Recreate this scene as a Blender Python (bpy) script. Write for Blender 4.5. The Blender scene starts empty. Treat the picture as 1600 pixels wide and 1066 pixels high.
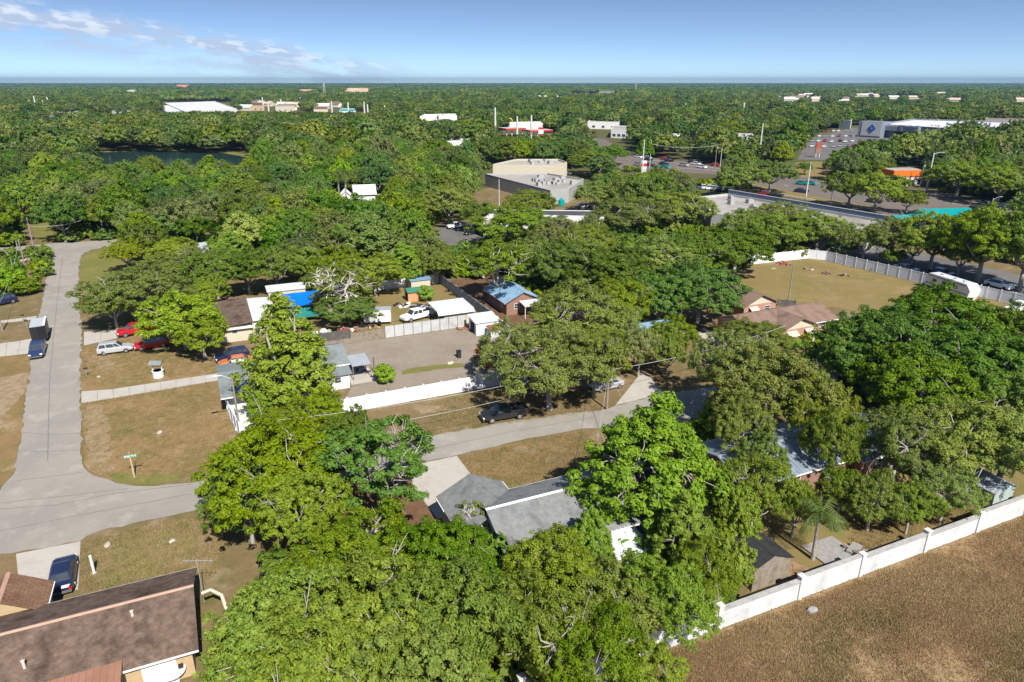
import bpy, math, random
import numpy as np
from mathutils import Vector, Matrix
from mathutils.geometry import tessellate_polygon
random.seed(7)
RAD = math.radians
scene = bpy.context.scene
COL = scene.collection

# ------------------------------------------------------------------ camera
F, CAMH = 1081.0, 38.0                      # focal length in photo pixels (1600 wide), drone height in metres
PITCH = math.atan(405.0 / F)
cam_d = bpy.data.cameras.new('camera'); cam = bpy.data.objects.new('camera', cam_d); COL.objects.link(cam)
cam.location = (0, 0, CAMH); cam.rotation_euler = (math.pi / 2 - PITCH, 0, 0)
cam_d.sensor_width = 36; cam_d.lens = 36 * F / 1600; cam_d.clip_start = 0.5; cam_d.clip_end = 60000
scene.camera = cam

# ------------------------------------------------------------------ sky, sun, exposure
SUN_EL = RAD(46); SUN_DIR = Vector((0.43, -0.90, 0)).normalized()      # horizontal direction towards the sun
world = bpy.data.worlds.new('World'); scene.world = world; world.use_nodes = True
wn, wl = world.node_tree.nodes, world.node_tree.links
wn.clear()
def wnode(t, **k):
    n = wn.new(t)
    for a, b in k.items(): setattr(n, a, b)
    return n
sky = wnode('ShaderNodeTexSky', sky_type='NISHITA', sun_disc=False)
sky.sun_elevation = SUN_EL; sky.sun_rotation = math.atan2(SUN_DIR.x, SUN_DIR.y)
sky.altitude = 40; sky.air_density = 1.0; sky.dust_density = 0.15; sky.ozone_density = 2.6
tc = wnode('ShaderNodeTexCoord')
mp = wnode('ShaderNodeVectorMath', operation='MULTIPLY_ADD')            # clear dry air: the blue reaches far down the sky
mp.inputs[1].default_value = (1, 1, 3.2); mp.inputs[2].default_value = (0, 0, 0.06)
nz = wnode('ShaderNodeVectorMath', operation='NORMALIZE')
wl.new(tc.outputs['Generated'], mp.inputs[0]); wl.new(mp.outputs[0], nz.inputs[0]); wl.new(nz.outputs[0], sky.inputs['Vector'])
# thin cloud bank lying low over the left part of the horizon
sep = wnode('ShaderNodeSeparateXYZ'); wl.new(tc.outputs['Generated'], sep.inputs[0])
def wmath(op, a, b=None, clamp=False):
    n = wnode('ShaderNodeMath', operation=op, use_clamp=clamp)
    for i, v in enumerate((a, b)):
        if v is None: continue
        if isinstance(v, (int, float)): n.inputs[i].default_value = v
        else: wl.new(v, n.inputs[i])
    return n.outputs[0]
def wramp(v, a, b):
    n = wnode('ShaderNodeMapRange', interpolation_type='SMOOTHSTEP'); n.inputs[1].default_value = a; n.inputs[2].default_value = b
    wl.new(v, n.inputs[0]); return n.outputs[0]
az = wmath('ARCTAN2', sep.outputs['X'], sep.outputs['Y']); el = wmath('ARCSINE', sep.outputs['Z'])
cmb = wnode('ShaderNodeCombineXYZ'); wl.new(wmath('MULTIPLY', az, 16.0), cmb.inputs[0])
slant = wmath('ADD', el, wmath('MULTIPLY', wmath('ADD', az, 0.27), 0.14))            # the bank sinks towards the middle
wl.new(wmath('MULTIPLY', slant, 55.0), cmb.inputs[1]); cmb.inputs[2].default_value = 3.3
nt = wnode('ShaderNodeTexNoise'); nt.inputs['Scale'].default_value = 1.0; nt.inputs['Detail'].default_value = 6; nt.inputs['Roughness'].default_value = 0.55
wl.new(cmb.outputs[0], nt.inputs['Vector'])
band = wmath('MULTIPLY', wramp(slant, -0.02, 0.02), wmath('SUBTRACT', 1.0, wramp(slant, 0.028, 0.05)))
side = wmath('SUBTRACT', 1.0, wramp(az, -0.32, -0.05))
cov = wmath('MULTIPLY', wramp(nt.outputs['Fac'], 0.36, 0.56), wmath('MULTIPLY', band, side))
nt2 = wnode('ShaderNodeTexNoise'); nt2.inputs['Scale'].default_value = 2.3; nt2.inputs['Detail'].default_value = 3
wl.new(cmb.outputs[0], nt2.inputs['Vector'])
cc = wnode('ShaderNodeMix', data_type='RGBA'); wl.new(wmath('MULTIPLY', wramp(nt2.outputs['Fac'], 0.46, 0.60), wramp(slant, 0.0, 0.04)), cc.inputs['Factor'])
cc.inputs[6].default_value = (3.1, 3.6, 4.6, 1); cc.inputs[7].default_value = (5.6, 5.8, 6.1, 1)
mx = wnode('ShaderNodeMix', data_type='RGBA'); wl.new(wmath('MULTIPLY', cov, 0.8), mx.inputs['Factor'])
sat = wnode('ShaderNodeHueSaturation'); sat.inputs['Saturation'].default_value = 1.0; sat.inputs['Value'].default_value = 0.95
wl.new(sky.outputs['Color'], sat.inputs['Color']); wl.new(sat.outputs[0], mx.inputs[6]); wl.new(cc.outputs[2], mx.inputs[7])
bg = wnode('ShaderNodeBackground'); bg.inputs['Strength'].default_value = 0.08
wo = wnode('ShaderNodeOutputWorld'); wl.new(mx.outputs[2], bg.inputs['Color']); wl.new(bg.outputs[0], wo.inputs['Surface'])

sd = bpy.data.lights.new('sun', 'SUN'); sd.energy = 3.9; sd.angle = RAD(0.5); sd.color = (1.0, 0.95, 0.87)
so = bpy.data.objects.new('sun', sd); COL.objects.link(so); so.location = (60, -80, 120)
sv = Vector((SUN_DIR.x * math.cos(SUN_EL), SUN_DIR.y * math.cos(SUN_EL), math.sin(SUN_EL)))
so.rotation_euler = sv.to_track_quat('Z', 'Y').to_euler()
vs = scene.view_settings; vs.view_transform = 'Standard'; vs.look = 'None'; vs.gamma = 1.0; vs.exposure = 1.15; vs.use_curve_mapping = False
scene.cycles.max_bounces = 6; scene.cycles.diffuse_bounces = 3; scene.cycles.transmission_bounces = 3; scene.cycles.volume_bounces = 0

# ------------------------------------------------------------------ survey helpers
SP, CP = math.sin(PITCH), math.cos(PITCH)
def G(px, py, z=0.0):
    """ground survey: where the sight line through a photo pixel meets the level z"""
    dx = (px - 800) / F; dy = (533 - py) / F
    d = (dx, CP + dy * SP, -SP + dy * CP); t = (z - CAMH) / d[2]
    return Vector((t * d[0], t * d[1], z))
def PX(w):
    z = w[1] * CP - (w[2] - CAMH) * SP; y = w[1] * SP + (w[2] - CAMH) * CP
    return 800 + F * w[0] / z, 533 - F * y / z, z
UA = math.atan2(0.406, 0.914)
def UV(u, v, z=0.0):                       # the street grid: u along the streets, v away from the camera
    return Vector((0.914 * u - 0.406 * v, 0.406 * u + 0.914 * v, z))
def height_at(base, top_y):
    lo, hi = 0.0, 60.0
    for _ in range(40):
        m = (lo + hi) / 2
        if PX((base.x, base.y, m))[1] > top_y: lo = m
        else: hi = m
    return lo

# ------------------------------------------------------------------ materials
MATS = {}
def pm(name, c1, c2=None, scale=3.0, rough=0.8, bump=0.0, metal=0.0, world_space=False, c3=None, s3=0.2, detail=5, spec=0.3, thr=(0.35, 0.65), thr3=(0.5, 0.68)):
    """procedural surface: one colour, or two mixed by fine noise and a third by broad noise"""
    if name in MATS: return MATS[name]
    m = bpy.data.materials.new(name); m.use_nodes = True; n, l = m.node_tree.nodes, m.node_tree.links
    b = n['Principled BSDF']; b.inputs['Roughness'].default_value = rough; b.inputs['Metallic'].default_value = metal
    b.inputs['Specular IOR Level'].default_value = spec
    c2 = c2 or tuple(min(1, c * 1.18 + 0.004) for c in c1)
    if world_space: co = n.new('ShaderNodeNewGeometry').outputs['Position']
    else: co = n.new('ShaderNodeTexCoord').outputs['Object']
    def noise(s, d, r=0.6):
        t = n.new('ShaderNodeTexNoise'); t.inputs['Scale'].default_value = s; t.inputs['Detail'].default_value = d; t.inputs['Roughness'].default_value = r
        l.new(co, t.inputs['Vector']); return t.outputs['Fac']
    def ramp(f, a, z):
        r = n.new('ShaderNodeMapRange'); r.inputs[1].default_value = a; r.inputs[2].default_value = z; l.new(f, r.inputs[0]); return r.outputs[0]
    def mix(f, a, z):
        x = n.new('ShaderNodeMix'); x.data_type = 'RGBA'; l.new(f, x.inputs['Factor'])
        for i, v in ((6, a), (7, z)):
            if isinstance(v, tuple): x.inputs[i].default_value = (*v, 1)
            else: l.new(v, x.inputs[i])
        return x.outputs[2]
    f = noise(scale, detail); c = mix(ramp(f, *thr), c1, c2)
    if c3: c = mix(ramp(noise(s3, 6), *thr3), c, c3)
    l.new(c, b.inputs['Base Color'])
    if bump:
        bp = n.new('ShaderNodeBump'); bp.inputs['Strength'].default_value = bump; bp.inputs['Distance'].default_value = 0.05
        l.new(f, bp.inputs['Height']); l.new(bp.outputs[0], b.inputs['Normal'])
    MATS[name] = m; return m
def layered(name, base, layers, rough=0.95, bump=0.4, bscale=6.0):
    """ground surface in world space: base colour with several noise-shaped patches of other colours on it"""
    K = 0.66; base = tuple(c * K for c in base); layers = [(tuple(c * K for c in q[0]), *q[1:]) for q in layers]
    m = bpy.data.materials.new(name); m.use_nodes = True; n, l = m.node_tree.nodes, m.node_tree.links
    b = n['Principled BSDF']; b.inputs['Roughness'].default_value = rough; b.inputs['Specular IOR Level'].default_value = 0.1
    co = n.new('ShaderNodeNewGeometry').outputs['Position']; cur = None
    for i, (col, s, a, z, st) in enumerate(layers):
        mpn = n.new('ShaderNodeVectorMath'); mpn.operation = 'ADD'; mpn.inputs[1].default_value = (i * 37.1, i * 91.7, i * 3.3); l.new(co, mpn.inputs[0])
        t = n.new('ShaderNodeTexNoise'); t.inputs['Scale'].default_value = s; t.inputs['Detail'].default_value = 8; t.inputs['Roughness'].default_value = 0.68
        l.new(mpn.outputs[0], t.inputs['Vector'])
        r = n.new('ShaderNodeMapRange'); r.inputs[1].default_value = a; r.inputs[2].default_value = z; r.inputs[4].default_value = st; l.new(t.outputs['Fac'], r.inputs[0])
        x = n.new('ShaderNodeMix'); x.data_type = 'RGBA'; l.new(r.outputs[0], x.inputs['Factor'])
        if cur is None: x.inputs[6].default_value = (*base, 1)
        else: l.new(cur, x.inputs[6])
        x.inputs[7].default_value = (*col, 1); cur = x.outputs[2]
    l.new(cur, b.inputs['Base Color'])
    t = n.new('ShaderNodeTexNoise'); t.inputs['Scale'].default_value = bscale; t.inputs['Detail'].default_value = 6; l.new(co, t.inputs['Vector'])
    bp = n.new('ShaderNodeBump'); bp.inputs['Strength'].default_value = bump; bp.inputs['Distance'].default_value = 0.08
    l.new(t.outputs['Fac'], bp.inputs['Height']); l.new(bp.outputs[0], b.inputs['Normal'])
    MATS[name] = m; return m
def leafmat(name, c1, c2, var=0.36, trans=0.32):
    m = bpy.data.materials.new(name); m.use_nodes = True; n, l = m.node_tree.nodes, m.node_tree.links
    b = n['Principled BSDF']; b.inputs['Roughness'].default_value = 0.55; b.inputs['Specular IOR Level'].default_value = 0.25
    at = n.new('ShaderNodeAttribute'); at.attribute_name = 'tint'
    oi = n.new('ShaderNodeObjectInfo')
    x = n.new('ShaderNodeMix'); x.data_type = 'RGBA'; x.inputs[6].default_value = (*c1, 1); x.inputs[7].default_value = (*c2, 1); l.new(at.outputs['Fac'], x.inputs['Factor'])
    hs = n.new('ShaderNodeHueSaturation')
    def rng(lo, hi, k):
        q = n.new('ShaderNodeMath'); q.operation = 'MULTIPLY'; q.inputs[1].default_value = k; l.new(oi.outputs['Random'], q.inputs[0])
        fr = n.new('ShaderNodeMath'); fr.operation = 'FRACT'; l.new(q.outputs[0], fr.inputs[0])
        r = n.new('ShaderNodeMapRange'); r.inputs[3].default_value = lo; r.inputs[4].default_value = hi; l.new(fr.outputs[0], r.inputs[0]); return r.outputs[0]
    l.new(rng(0.5 - 0.045 * var, 0.5 + 0.045 * var, 1.0), hs.inputs['Hue']); l.new(rng(1 - 0.35 * var, 1 + 0.2 * var, 7.3), hs.inputs['Saturation']); l.new(rng(1 - 0.6 * var, 1 + 0.7 * var, 13.7), hs.inputs['Value'])
    l.new(x.outputs[2], hs.inputs['Color']); l.new(hs.outputs[0], b.inputs['Base Color'])
    tr = n.new('ShaderNodeBsdfTranslucent'); l.new(hs.outputs[0], tr.inputs['Color'])
    ms = n.new('ShaderNodeMixShader'); ms.inputs[0].default_value = trans
    l.new(b.outputs[0], ms.inputs[1]); l.new(tr.outputs[0], ms.inputs[2]); l.new(ms.outputs[0], n['Material Output'].inputs['Surface'])
    MATS[name] = m; return m

# ------------------------------------------------------------------ mesh helpers
class MB:
    def __init__(s): s.v = []; s.f = []; s.mi = []; s.cur = 0
    def add(s, vs, fs):
        o = len(s.v); s.v += [tuple(p) for p in vs]; s.f += [tuple(i + o for i in f) for f in fs]; s.mi += [s.cur] * len(fs); return s
    def box(s, x0, x1, y0, y1, z0, z1, M=None):
        p = [Vector((x, y, z)) for z in (z0, z1) for y in (y0, y1) for x in (x0, x1)]
        if M is not None: p = [M @ q for q in p]
        return s.add(p, [(0, 2, 3, 1), (4, 5, 7, 6), (0, 1, 5, 4), (2, 6, 7, 3), (0, 4, 6, 2), (1, 3, 7, 5)])
    def slab(s, pts, t, down=None):
        """solid plate: polygon pts pushed by vector t"""
        n = len(pts); t = Vector(t); a = [Vector(p) for p in pts]; b = [p + t for p in a]
        fs = [tuple(range(n)), tuple(reversed(range(n, 2 * n)))]
        fs += [(i, (i + 1) % n, n + (i + 1) % n, n + i) for i in range(n)]
        return s.add(a + b, fs)
    def tube(s, pts, rad, n=6, caps=True):
        pts = [Vector(p) for p in pts]; o = len(s.v); m = len(pts)
        r = rad if isinstance(rad, (list, tuple)) else [rad] * m
        for i, p in enumerate(pts):
            d = (pts[min(i + 1, m - 1)] - pts[max(i - 1, 0)]).normalized()
            a = d.cross(Vector((0, 0, 1)) if abs(d.z) < 0.9 else Vector((1, 0, 0))).normalized(); b = d.cross(a)
            for k in range(n):
                t = 2 * math.pi * k / n; s.v.append(tuple(p + (a * math.cos(t) + b * math.sin(t)) * r[i]))
        fs = [(o + i * n + k, o + i * n + (k + 1) % n, o + (i + 1) * n + (k + 1) % n, o + (i + 1) * n + k) for i in range(m - 1) for k in range(n)]
        if caps: fs += [tuple(o + k for k in reversed(range(n))), tuple(o + (m - 1) * n + k for k in range(n))]
        s.f += fs; s.mi += [s.cur] * len(fs); return s
    def lathe(s, prof, c=(0, 0, 0), n=14):
        return s.tube([(c[0], c[1], c[2] + z) for r, z in prof], [max(r, 0.001) for r, z in prof], n)
    def build(s, name, mat, parent=None, smooth=False):
        me = bpy.data.meshes.new(name); me.from_pydata(s.v, [], s.f)
        for m in (mat if isinstance(mat, (list, tuple)) else [mat]): me.materials.append(m)
        if max(s.mi, default=0): me.polygons.foreach_set('material_index', s.mi)
        if smooth: me.polygons.foreach_set('use_smooth', [True] * len(s.f))
        me.update()
        return link(name, me, parent)
def link(name, me, parent=None):
    o = bpy.data.objects.new(name, me); COL.objects.link(o)
    if parent: o.parent = parent
    return o
def tag(o, label=None, cat=None, group=None, kind=None):
    if label: o['label'] = label
    if cat: o['category'] = cat
    if group: o['group'] = group
    if kind: o['kind'] = kind
    return o
def empty(name, loc, rz=0.0, label=None, cat=None, group=None):
    o = bpy.data.objects.new(name, None); COL.objects.link(o); o.location = loc; o.rotation_euler = (0, 0, rz); o.empty_display_size = 0.5
    return tag(o, label, cat, group)
def sheet(name, pts, z, mat, jit=0.0, step=1.5, kind='structure', thick=0.0, label=None, parent=None):
    """flat ground sheet from a world polygon, with an uneven edge"""
    out = []
    r = random.Random(len(pts) * 31 + int(z * 1000))
    for i, p in enumerate(pts):
        q = pts[(i + 1) % len(pts)]; d = (q - p); L = d.length
        k = max(1, int(L / step)) if jit else 1
        nrm = Vector((-d.y, d.x, 0)).normalized() if L else Vector()
        for j in range(k):
            a = p + d * (j / k)
            if jit and j: a = a + nrm * r.uniform(-jit, jit)
            out.append(Vector((a.x, a.y, z)))
    tri = tessellate_polygon([out]); mb = MB(); fs = []
    for t in tri:
        a, b, c = (out[i] for i in t)
        fs.append(tuple(t) if (b - a).cross(c - a).z > 0 else tuple(reversed(t)))
    mb.add(out, fs); o = mb.build(name, mat, parent)
    if kind and not parent: o['kind'] = kind
    if label and not parent: o['label'] = label
    return o
def gp(*pts): return [G(x, y) for x, y in pts]
# ================================================================== ground, streets, lots, water
DRY = layered('dry_ground', (0.265, 0.185, 0.095), [((0.18, 0.15, 0.06), 0.09, 0.42, 0.60, 0.85), ((0.37, 0.28, 0.17), 0.35, 0.52, 0.66, 0.8),
      ((0.13, 0.145, 0.032), 0.17, 0.56, 0.66, 0.7), ((0.12, 0.075, 0.04), 2.5, 0.5, 0.75, 0.6), ((0.36, 0.27, 0.17), 5.0, 0.62, 0.75, 0.6)])
LOT = layered('lot_ground', (0.33, 0.21, 0.098), [((0.225, 0.17, 0.065), 0.13, 0.44, 0.58, 0.9), ((0.40, 0.31, 0.19), 0.30, 0.54, 0.66, 0.85),
      ((0.125, 0.155, 0.035), 0.16, 0.57, 0.68, 0.8), ((0.16, 0.10, 0.05), 3.0, 0.52, 0.75, 0.7), ((0.50, 0.39, 0.25), 2.2, 0.64, 0.72, 0.7), ((0.56, 0.46, 0.33), 9.0, 0.66, 0.74, 0.7)])
FIELD = layered('field_ground', (0.43, 0.285, 0.15), [((0.46, 0.325, 0.18), 0.16, 0.45, 0.60, 0.9), ((0.27, 0.24, 0.09), 0.11, 0.55, 0.66, 0.85), ((0.31, 0.195, 0.10), 0.35, 0.52, 0.64, 0.8),
      ((0.50, 0.37, 0.21), 1.6, 0.55, 0.72, 0.75), ((0.24, 0.155, 0.085), 4.0, 0.52, 0.74, 0.7), ((0.60, 0.48, 0.30), 1.3, 0.64, 0.74, 0.7)], bump=0.9, bscale=9)
OLIVE = layered('pasture_ground', (0.30, 0.215, 0.09), [((0.23, 0.195, 0.065), 0.07, 0.42, 0.6, 0.9), ((0.37, 0.27, 0.135), 0.2, 0.52, 0.68, 0.8), ((0.16, 0.13, 0.045), 1.6, 0.55, 0.75, 0.6)])
GREENG = layered('green_ground', (0.20, 0.20, 0.055), [((0.26, 0.225, 0.075), 0.1, 0.45, 0.65, 0.9), ((0.15, 0.17, 0.04), 0.7, 0.55, 0.75, 0.7)])
GRAVEL = layered('gravel', (0.36, 0.30, 0.235), [((0.30, 0.245, 0.19), 0.25, 0.45, 0.62, 0.8), ((0.43, 0.37, 0.30), 1.2, 0.52, 0.7, 0.7), ((0.17, 0.13, 0.095), 7.0, 0.56, 0.72, 0.8), ((0.44, 0.37, 0.3), 9.0, 0.6, 0.74, 0.7)], bump=0.6, bscale=14)
MULCH = layered('leaf_litter', (0.19, 0.105, 0.06), [((0.26, 0.155, 0.09), 0.8, 0.48, 0.66, 0.8), ((0.10, 0.06, 0.03), 2.5, 0.5, 0.7, 0.7)])
ROADM = layered('street_surface', (0.39, 0.36, 0.31), [((0.335, 0.31, 0.27), 0.12, 0.42, 0.58, 0.9), ((0.46, 0.425, 0.37), 0.4, 0.52, 0.66, 0.8), ((0.31, 0.29, 0.265), 3.0, 0.58, 0.75, 0.5), ((0.48, 0.46, 0.43), 12.0, 0.6, 0.75, 0.5)], rough=0.9, bump=0.1, bscale=20)
CONC = layered('concrete_slab', (0.56, 0.52, 0.46), [((0.48, 0.44, 0.38), 0.6, 0.45, 0.65, 0.7), ((0.64, 0.60, 0.54), 2.0, 0.55, 0.72, 0.7), ((0.36, 0.32, 0.27), 5.0, 0.62, 0.76, 0.6)], rough=0.85, bump=0.1, bscale=20)
ASPH = layered('highway_asphalt', (0.215, 0.18, 0.155), [((0.18, 0.15, 0.13), 0.05, 0.42, 0.62, 0.8), ((0.25, 0.21, 0.185), 0.3, 0.52, 0.7, 0.7)], rough=0.9, bump=0.1)
ASPH2 = layered('parking_asphalt', (0.20, 0.19, 0.18), [((0.15, 0.14, 0.13), 0.1, 0.42, 0.62, 0.8), ((0.26, 0.25, 0.235), 0.5, 0.55, 0.7, 0.7)], rough=0.9, bump=0.1)
WOODFL = layered('forest_floor', (0.13, 0.12, 0.05), [((0.10, 0.13, 0.035), 0.02, 0.45, 0.6, 0.9), ((0.18, 0.14, 0.07), 0.1, 0.52, 0.68, 0.8)])

sheet('ground', [Vector((-14000, -400, 0)), Vector((14000, -400, 0)), Vector((14000, 16000, 0)), Vector((-14000, 16000, 0))], 0.0, DRY)
sheet('forest_floor', [G(-260, 356), G(60, 320), G(470, 345), G(720, 335), G(900, 300), G(1900, 350), Vector((13900, 15900, 0)), Vector((-13900, 15900, 0))], 0.006, WOODFL, 1.5, 6)

ROADPX = [(-260, 930), (0, 866), (60, 858), (125, 846), (135, 838), (155, 830), (225, 814), (300, 799), (480, 760), (661, 722), (712, 712), (800, 691), (875, 677), (912, 670), (990, 668),
          (1050, 676), (1110, 661), (1330, 610), (1330, 585), (1130, 602), (1060, 613), (1040, 615), (962, 634), (940, 641), (900, 645), (800, 658), (652, 686), (480, 720), (300, 755), (245, 760), (212, 760), (180, 755),
          (155, 746), (137, 737), (128, 722), (127, 670), (126, 620), (125, 575), (127, 545), (128, 520), (126, 500), (122, 452), (124, 412), (127, 399), (140, 391), (170, 386), (205, 380),
          (290, 374), (480, 362), (480, 356), (290, 368), (205, 374), (175, 375), (75, 381), (10, 387), (-150, 394), (-150, 404), (0, 400), (82, 394), (75, 422), (71, 447), (65, 476), (59, 500), (51, 530), (47, 565),
          (47, 585), (40, 627), (34, 682), (27, 710), (21, 742), (0, 767), (-260, 838)]
sheet('road', gp(*ROADPX), 0.024, ROADM, 0.2, 0.9)
# street seams and cracks, with wire shadows painted in as the same dark lines
SEAM_SHADOW = pm('seam_and_shadow_paint', (0.13, 0.12, 0.108), rough=0.9)
def dark_line(pts, w=0.085, jit=0.06):
    P = []
    for a, b in zip(pts, pts[1:]):
        A, B = G(*a), G(*b); k = max(2, int((B - A).length / 0.8))
        for i in range(k): P.append(A.lerp(B, i / k))
    P.append(G(*pts[-1])); n = [(P[min(i + 1, len(P) - 1)] - P[max(i - 1, 0)]).normalized() for i in range(len(P))]
    off = [random.uniform(-jit, jit) for _ in P]
    L = [p + Vector((-d.y, d.x, 0)) * (o + w / 2) for p, d, o in zip(P, n, off)]; R = [p + Vector((-d.y, d.x, 0)) * (o - w / 2) for p, d, o in zip(P, n, off)]
    mb = MB()
    for i in range(len(P) - 1): mb.add([(q.x, q.y, 0.03) for q in (R[i], R[i + 1], L[i + 1], L[i])], [(0, 1, 2, 3)])
    o = mb.build('road_seam_and_shadow', SEAM_SHADOW); o['kind'] = 'structure'
for c in [[(0, 830), (120, 806), (300, 772)], [(0, 796), (90, 789), (180, 771), (300, 757)], [(35, 676), (70, 679), (125, 678)], [(30, 705), (70, 706), (125, 703)], [(75, 720), (77, 600), (88, 480), (98, 400)],
          [(655, 706), (800, 675), (930, 652)], [(0, 787), (60, 780), (200, 764)], [(73, 450), (122, 447)], [(66, 484), (124, 480)], [(25, 752), (80, 745), (130, 738)]]: dark_line(c)
# lots and open ground
sheet('vacant_lot', gp((128, 630), (160, 625), (220, 615), (344, 594), (352, 625), (372, 690), (330, 735), (245, 757), (212, 757), (180, 752), (157, 743), (139, 735), (130, 722), (129, 670)), 0.012, LOT, 0.15)
SAND = layered('sandy_scuff', (0.40, 0.30, 0.19), [((0.31, 0.22, 0.125), 0.9, 0.44, 0.56, 0.95), ((0.52, 0.42, 0.29), 2.5, 0.57, 0.70, 0.8), ((0.20, 0.16, 0.07), 1.7, 0.56, 0.66, 0.9)])
sheet('sandy_verge', gp((133, 634), (160, 634), (166, 660), (172, 700), (178, 735), (160, 738), (140, 722), (132, 680)), 0.017, SAND, 0.5, 1.0)
sheet('sandy_patch', gp((140, 552), (175, 556), (178, 575), (160, 582), (142, 565)), 0.017, SAND, 0.5, 0.8)
sheet('sandy_verge', gp((0, 590), (40, 582), (44, 600), (15, 640), (-5, 690), (-20, 640)), 0.017, SAND, 0.5, 1.0)
sheet('sandy_patch', gp((800, 700), (850, 692), (846, 703), (805, 712)), 0.017, SAND, 0.4, 0.8)
sheet('sandy_patch', gp((645, 640), (690, 634), (700, 641), (660, 648)), 0.017, SAND, 0.4, 0.8)
sheet('green_corner', gp((158, 743), (180, 740), (225, 742), (275, 738), (285, 750), (245, 757), (212, 757), (180, 752)), 0.018, GREENG, 0.3, 0.8)
sheet('green_verge', gp((180, 845), (235, 835), (300, 840), (290, 875), (200, 905), (150, 910), (155, 870)), 0.017, layered('thin_lawn', (0.22, 0.21, 0.065), [((0.30, 0.22, 0.12), 0.5, 0.46, 0.58, 0.95), ((0.15, 0.18, 0.04), 1.2, 0.54, 0.68, 0.8)]), 0.8, 1.0)
sheet('front_yard', gp((128, 545), (190, 528), (260, 520), (350, 540), (395, 560), (345, 583), (175, 608), (128, 611)), 0.012, LOT, 0.15)
sheet('verge_west', gp((-60, 560), (46, 556), (46, 585), (39, 627), (33, 682), (26, 710), (20, 742), (-2, 765), (-60, 780)), 0.012, LOT, 0.15)
sheet('verge_north', gp((126, 412), (130, 402), (142, 393), (172, 388), (200, 384), (215, 420), (150, 470), (124, 452)), 0.012, GREENG, 0.2)
sheet('front_lawn', gp((714, 713), (800, 693), (875, 679), (915, 672), (950, 700), (950, 740), (800, 775), (744, 748)), 0.012, LOT, 0.12)
sheet('road_verge', gp((560, 700), (640, 684), (800, 656), (900, 643), (945, 638), (935, 612), (815, 600), (700, 618), (530, 648)), 0.012, DRY, 0.12)
sheet('street_corner_lawn', gp((127, 847), (137, 840), (157, 832), (225, 816), (300, 801), (420, 775), (450, 870), (330, 1000), (300, 890), (130, 925)), 0.012, DRY, 0.12)
sheet('leaf_litter', gp((420, 870), (540, 770), (640, 735), (690, 805), (760, 860), (640, 900), (480, 930)), 0.016, MULCH, 0.4)
sheet('bare_soil', gp((940, 838), (1000, 832), (1040, 860), (1000, 885), (950, 880)), 0.017, MULCH, 0.3, 0.8)
sheet('dry_field', [UV(-30, -40), UV(140, -40), UV(140, 30.7), UV(-30, 30.7)], 0.012, FIELD)
sheet('gravel_yard', [UV(11, 78.2), UV(38.5, 78.2), UV(40.8, 95), UV(37.5, 101.8), UV(12, 101.8), UV(14, 96), UV(16, 88)], 0.012, GRAVEL, 0.1)
sheet('grass_strip', gp((628, 580), (650, 574), (690, 570), (724, 568), (726, 574), (700, 575), (660, 581), (628, 586)), 0.02, GREENG, 0.25, 0.8)
sheet('fenced_field', gp((1130, 445), (1172, 414), (1270, 404), (1600, 482), (1760, 520), (1760, 560), (1540, 520), (1300, 480), (1200, 490), (1130, 480)), 0.012, OLIVE, 0.1)
sheet('back_yard', [UV(13, 102.2), UV(41, 102.2), UV(41, 129), UV(13, 129)], 0.012, OLIVE, 0.1)
sheet('clearing', gp((38, 322), (92, 322), (100, 372), (62, 378), (56, 372)), 0.02, GREENG, 0.5)
sheet('brown_clearing', gp((1235, 278), (1245, 254), (1290, 252), (1300, 272), (1290, 280)), 0.02, OLIVE, 0.8)
sheet('side_yard', [UV(42, 94), UV(60, 94), UV(60, 130), UV(42, 130)], 0.012, MULCH, 0.2)
sheet('neighbour_lawn', gp((1100, 650), (1560, 700), (1640, 780), (1330, 895), (1130, 900)), 0.012, OLIVE, 0.3)
# highway and parking areas
HWY = [(925, 216), (945, 217), (985, 243), (1125, 259), (1242, 275), (1300, 283), (1460, 299), (1640, 330), (1640, 350), (1437, 347), (1275, 316), (1200, 303), (1120, 273), (966, 264), (945, 240)]
sheet('highway', gp(*HWY), 0.03, ASPH, 0.2, 5)
WP = pm('lane_paint', (0.72, 0.72, 0.70), rough=0.6)
def lane(a, b, w=0.25, dash=None):
    A, B = G(*a), G(*b); d = B - A; L = d.length; d.normalize(); nrm = Vector((-d.y, d.x, 0)) * w / 2; mb = MB(); t = 0
    while t < L:
        e = min(t + (dash[0] if dash else L), L); p, q = A + d * t, A + d * e
        mb.add([(x.x, x.y, 0.045) for x in (p - nrm, q - nrm, q + nrm, p + nrm)], [(0, 1, 2, 3)]); t = e + (dash[1] if dash else 1)
    tag(mb.build('lane_marking', WP), kind='structure')
lane((970, 256), (1120, 267)); lane((978, 250), (1122, 263), 0.2, (3, 9)); lane((985, 246.5), (1240, 277.5)); lane((1122, 267), (1275, 300), 0.2, (3, 9)); lane((1200, 300.5), (1430, 338)); lane((1280, 292), (1600, 332), 0.25, (3, 9)); lane((1300, 286), (1600, 326.5))
sheet('median', gp((1120, 277), (1275, 307), (1380, 327), (1380, 331), (1270, 314), (1120, 280)), 0.036, OLIVE, 0.2, 4)
sheet('parking_lot', gp((1225, 396), (1330, 372), (1640, 440), (1640, 482), (1280, 400)), 0.02, ASPH2, 0.1, 4)
sheet('shop_parking', gp((684, 352), (752, 345), (760, 375), (700, 392), (680, 372)), 0.02, ASPH2, 0.1, 3)
sheet('shop_yard', gp((735, 298), (775, 292), (880, 325), (960, 330), (940, 345), (760, 330), (735, 318)), 0.02, DRY, 0.1, 3)
sheet('store_parking', gp((1246, 250), (1262, 218), (1330, 200), (1480, 222), (1440, 240), (1330, 232), (1290, 250)), 0.02, ASPH2, 0.1, 6)
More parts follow.
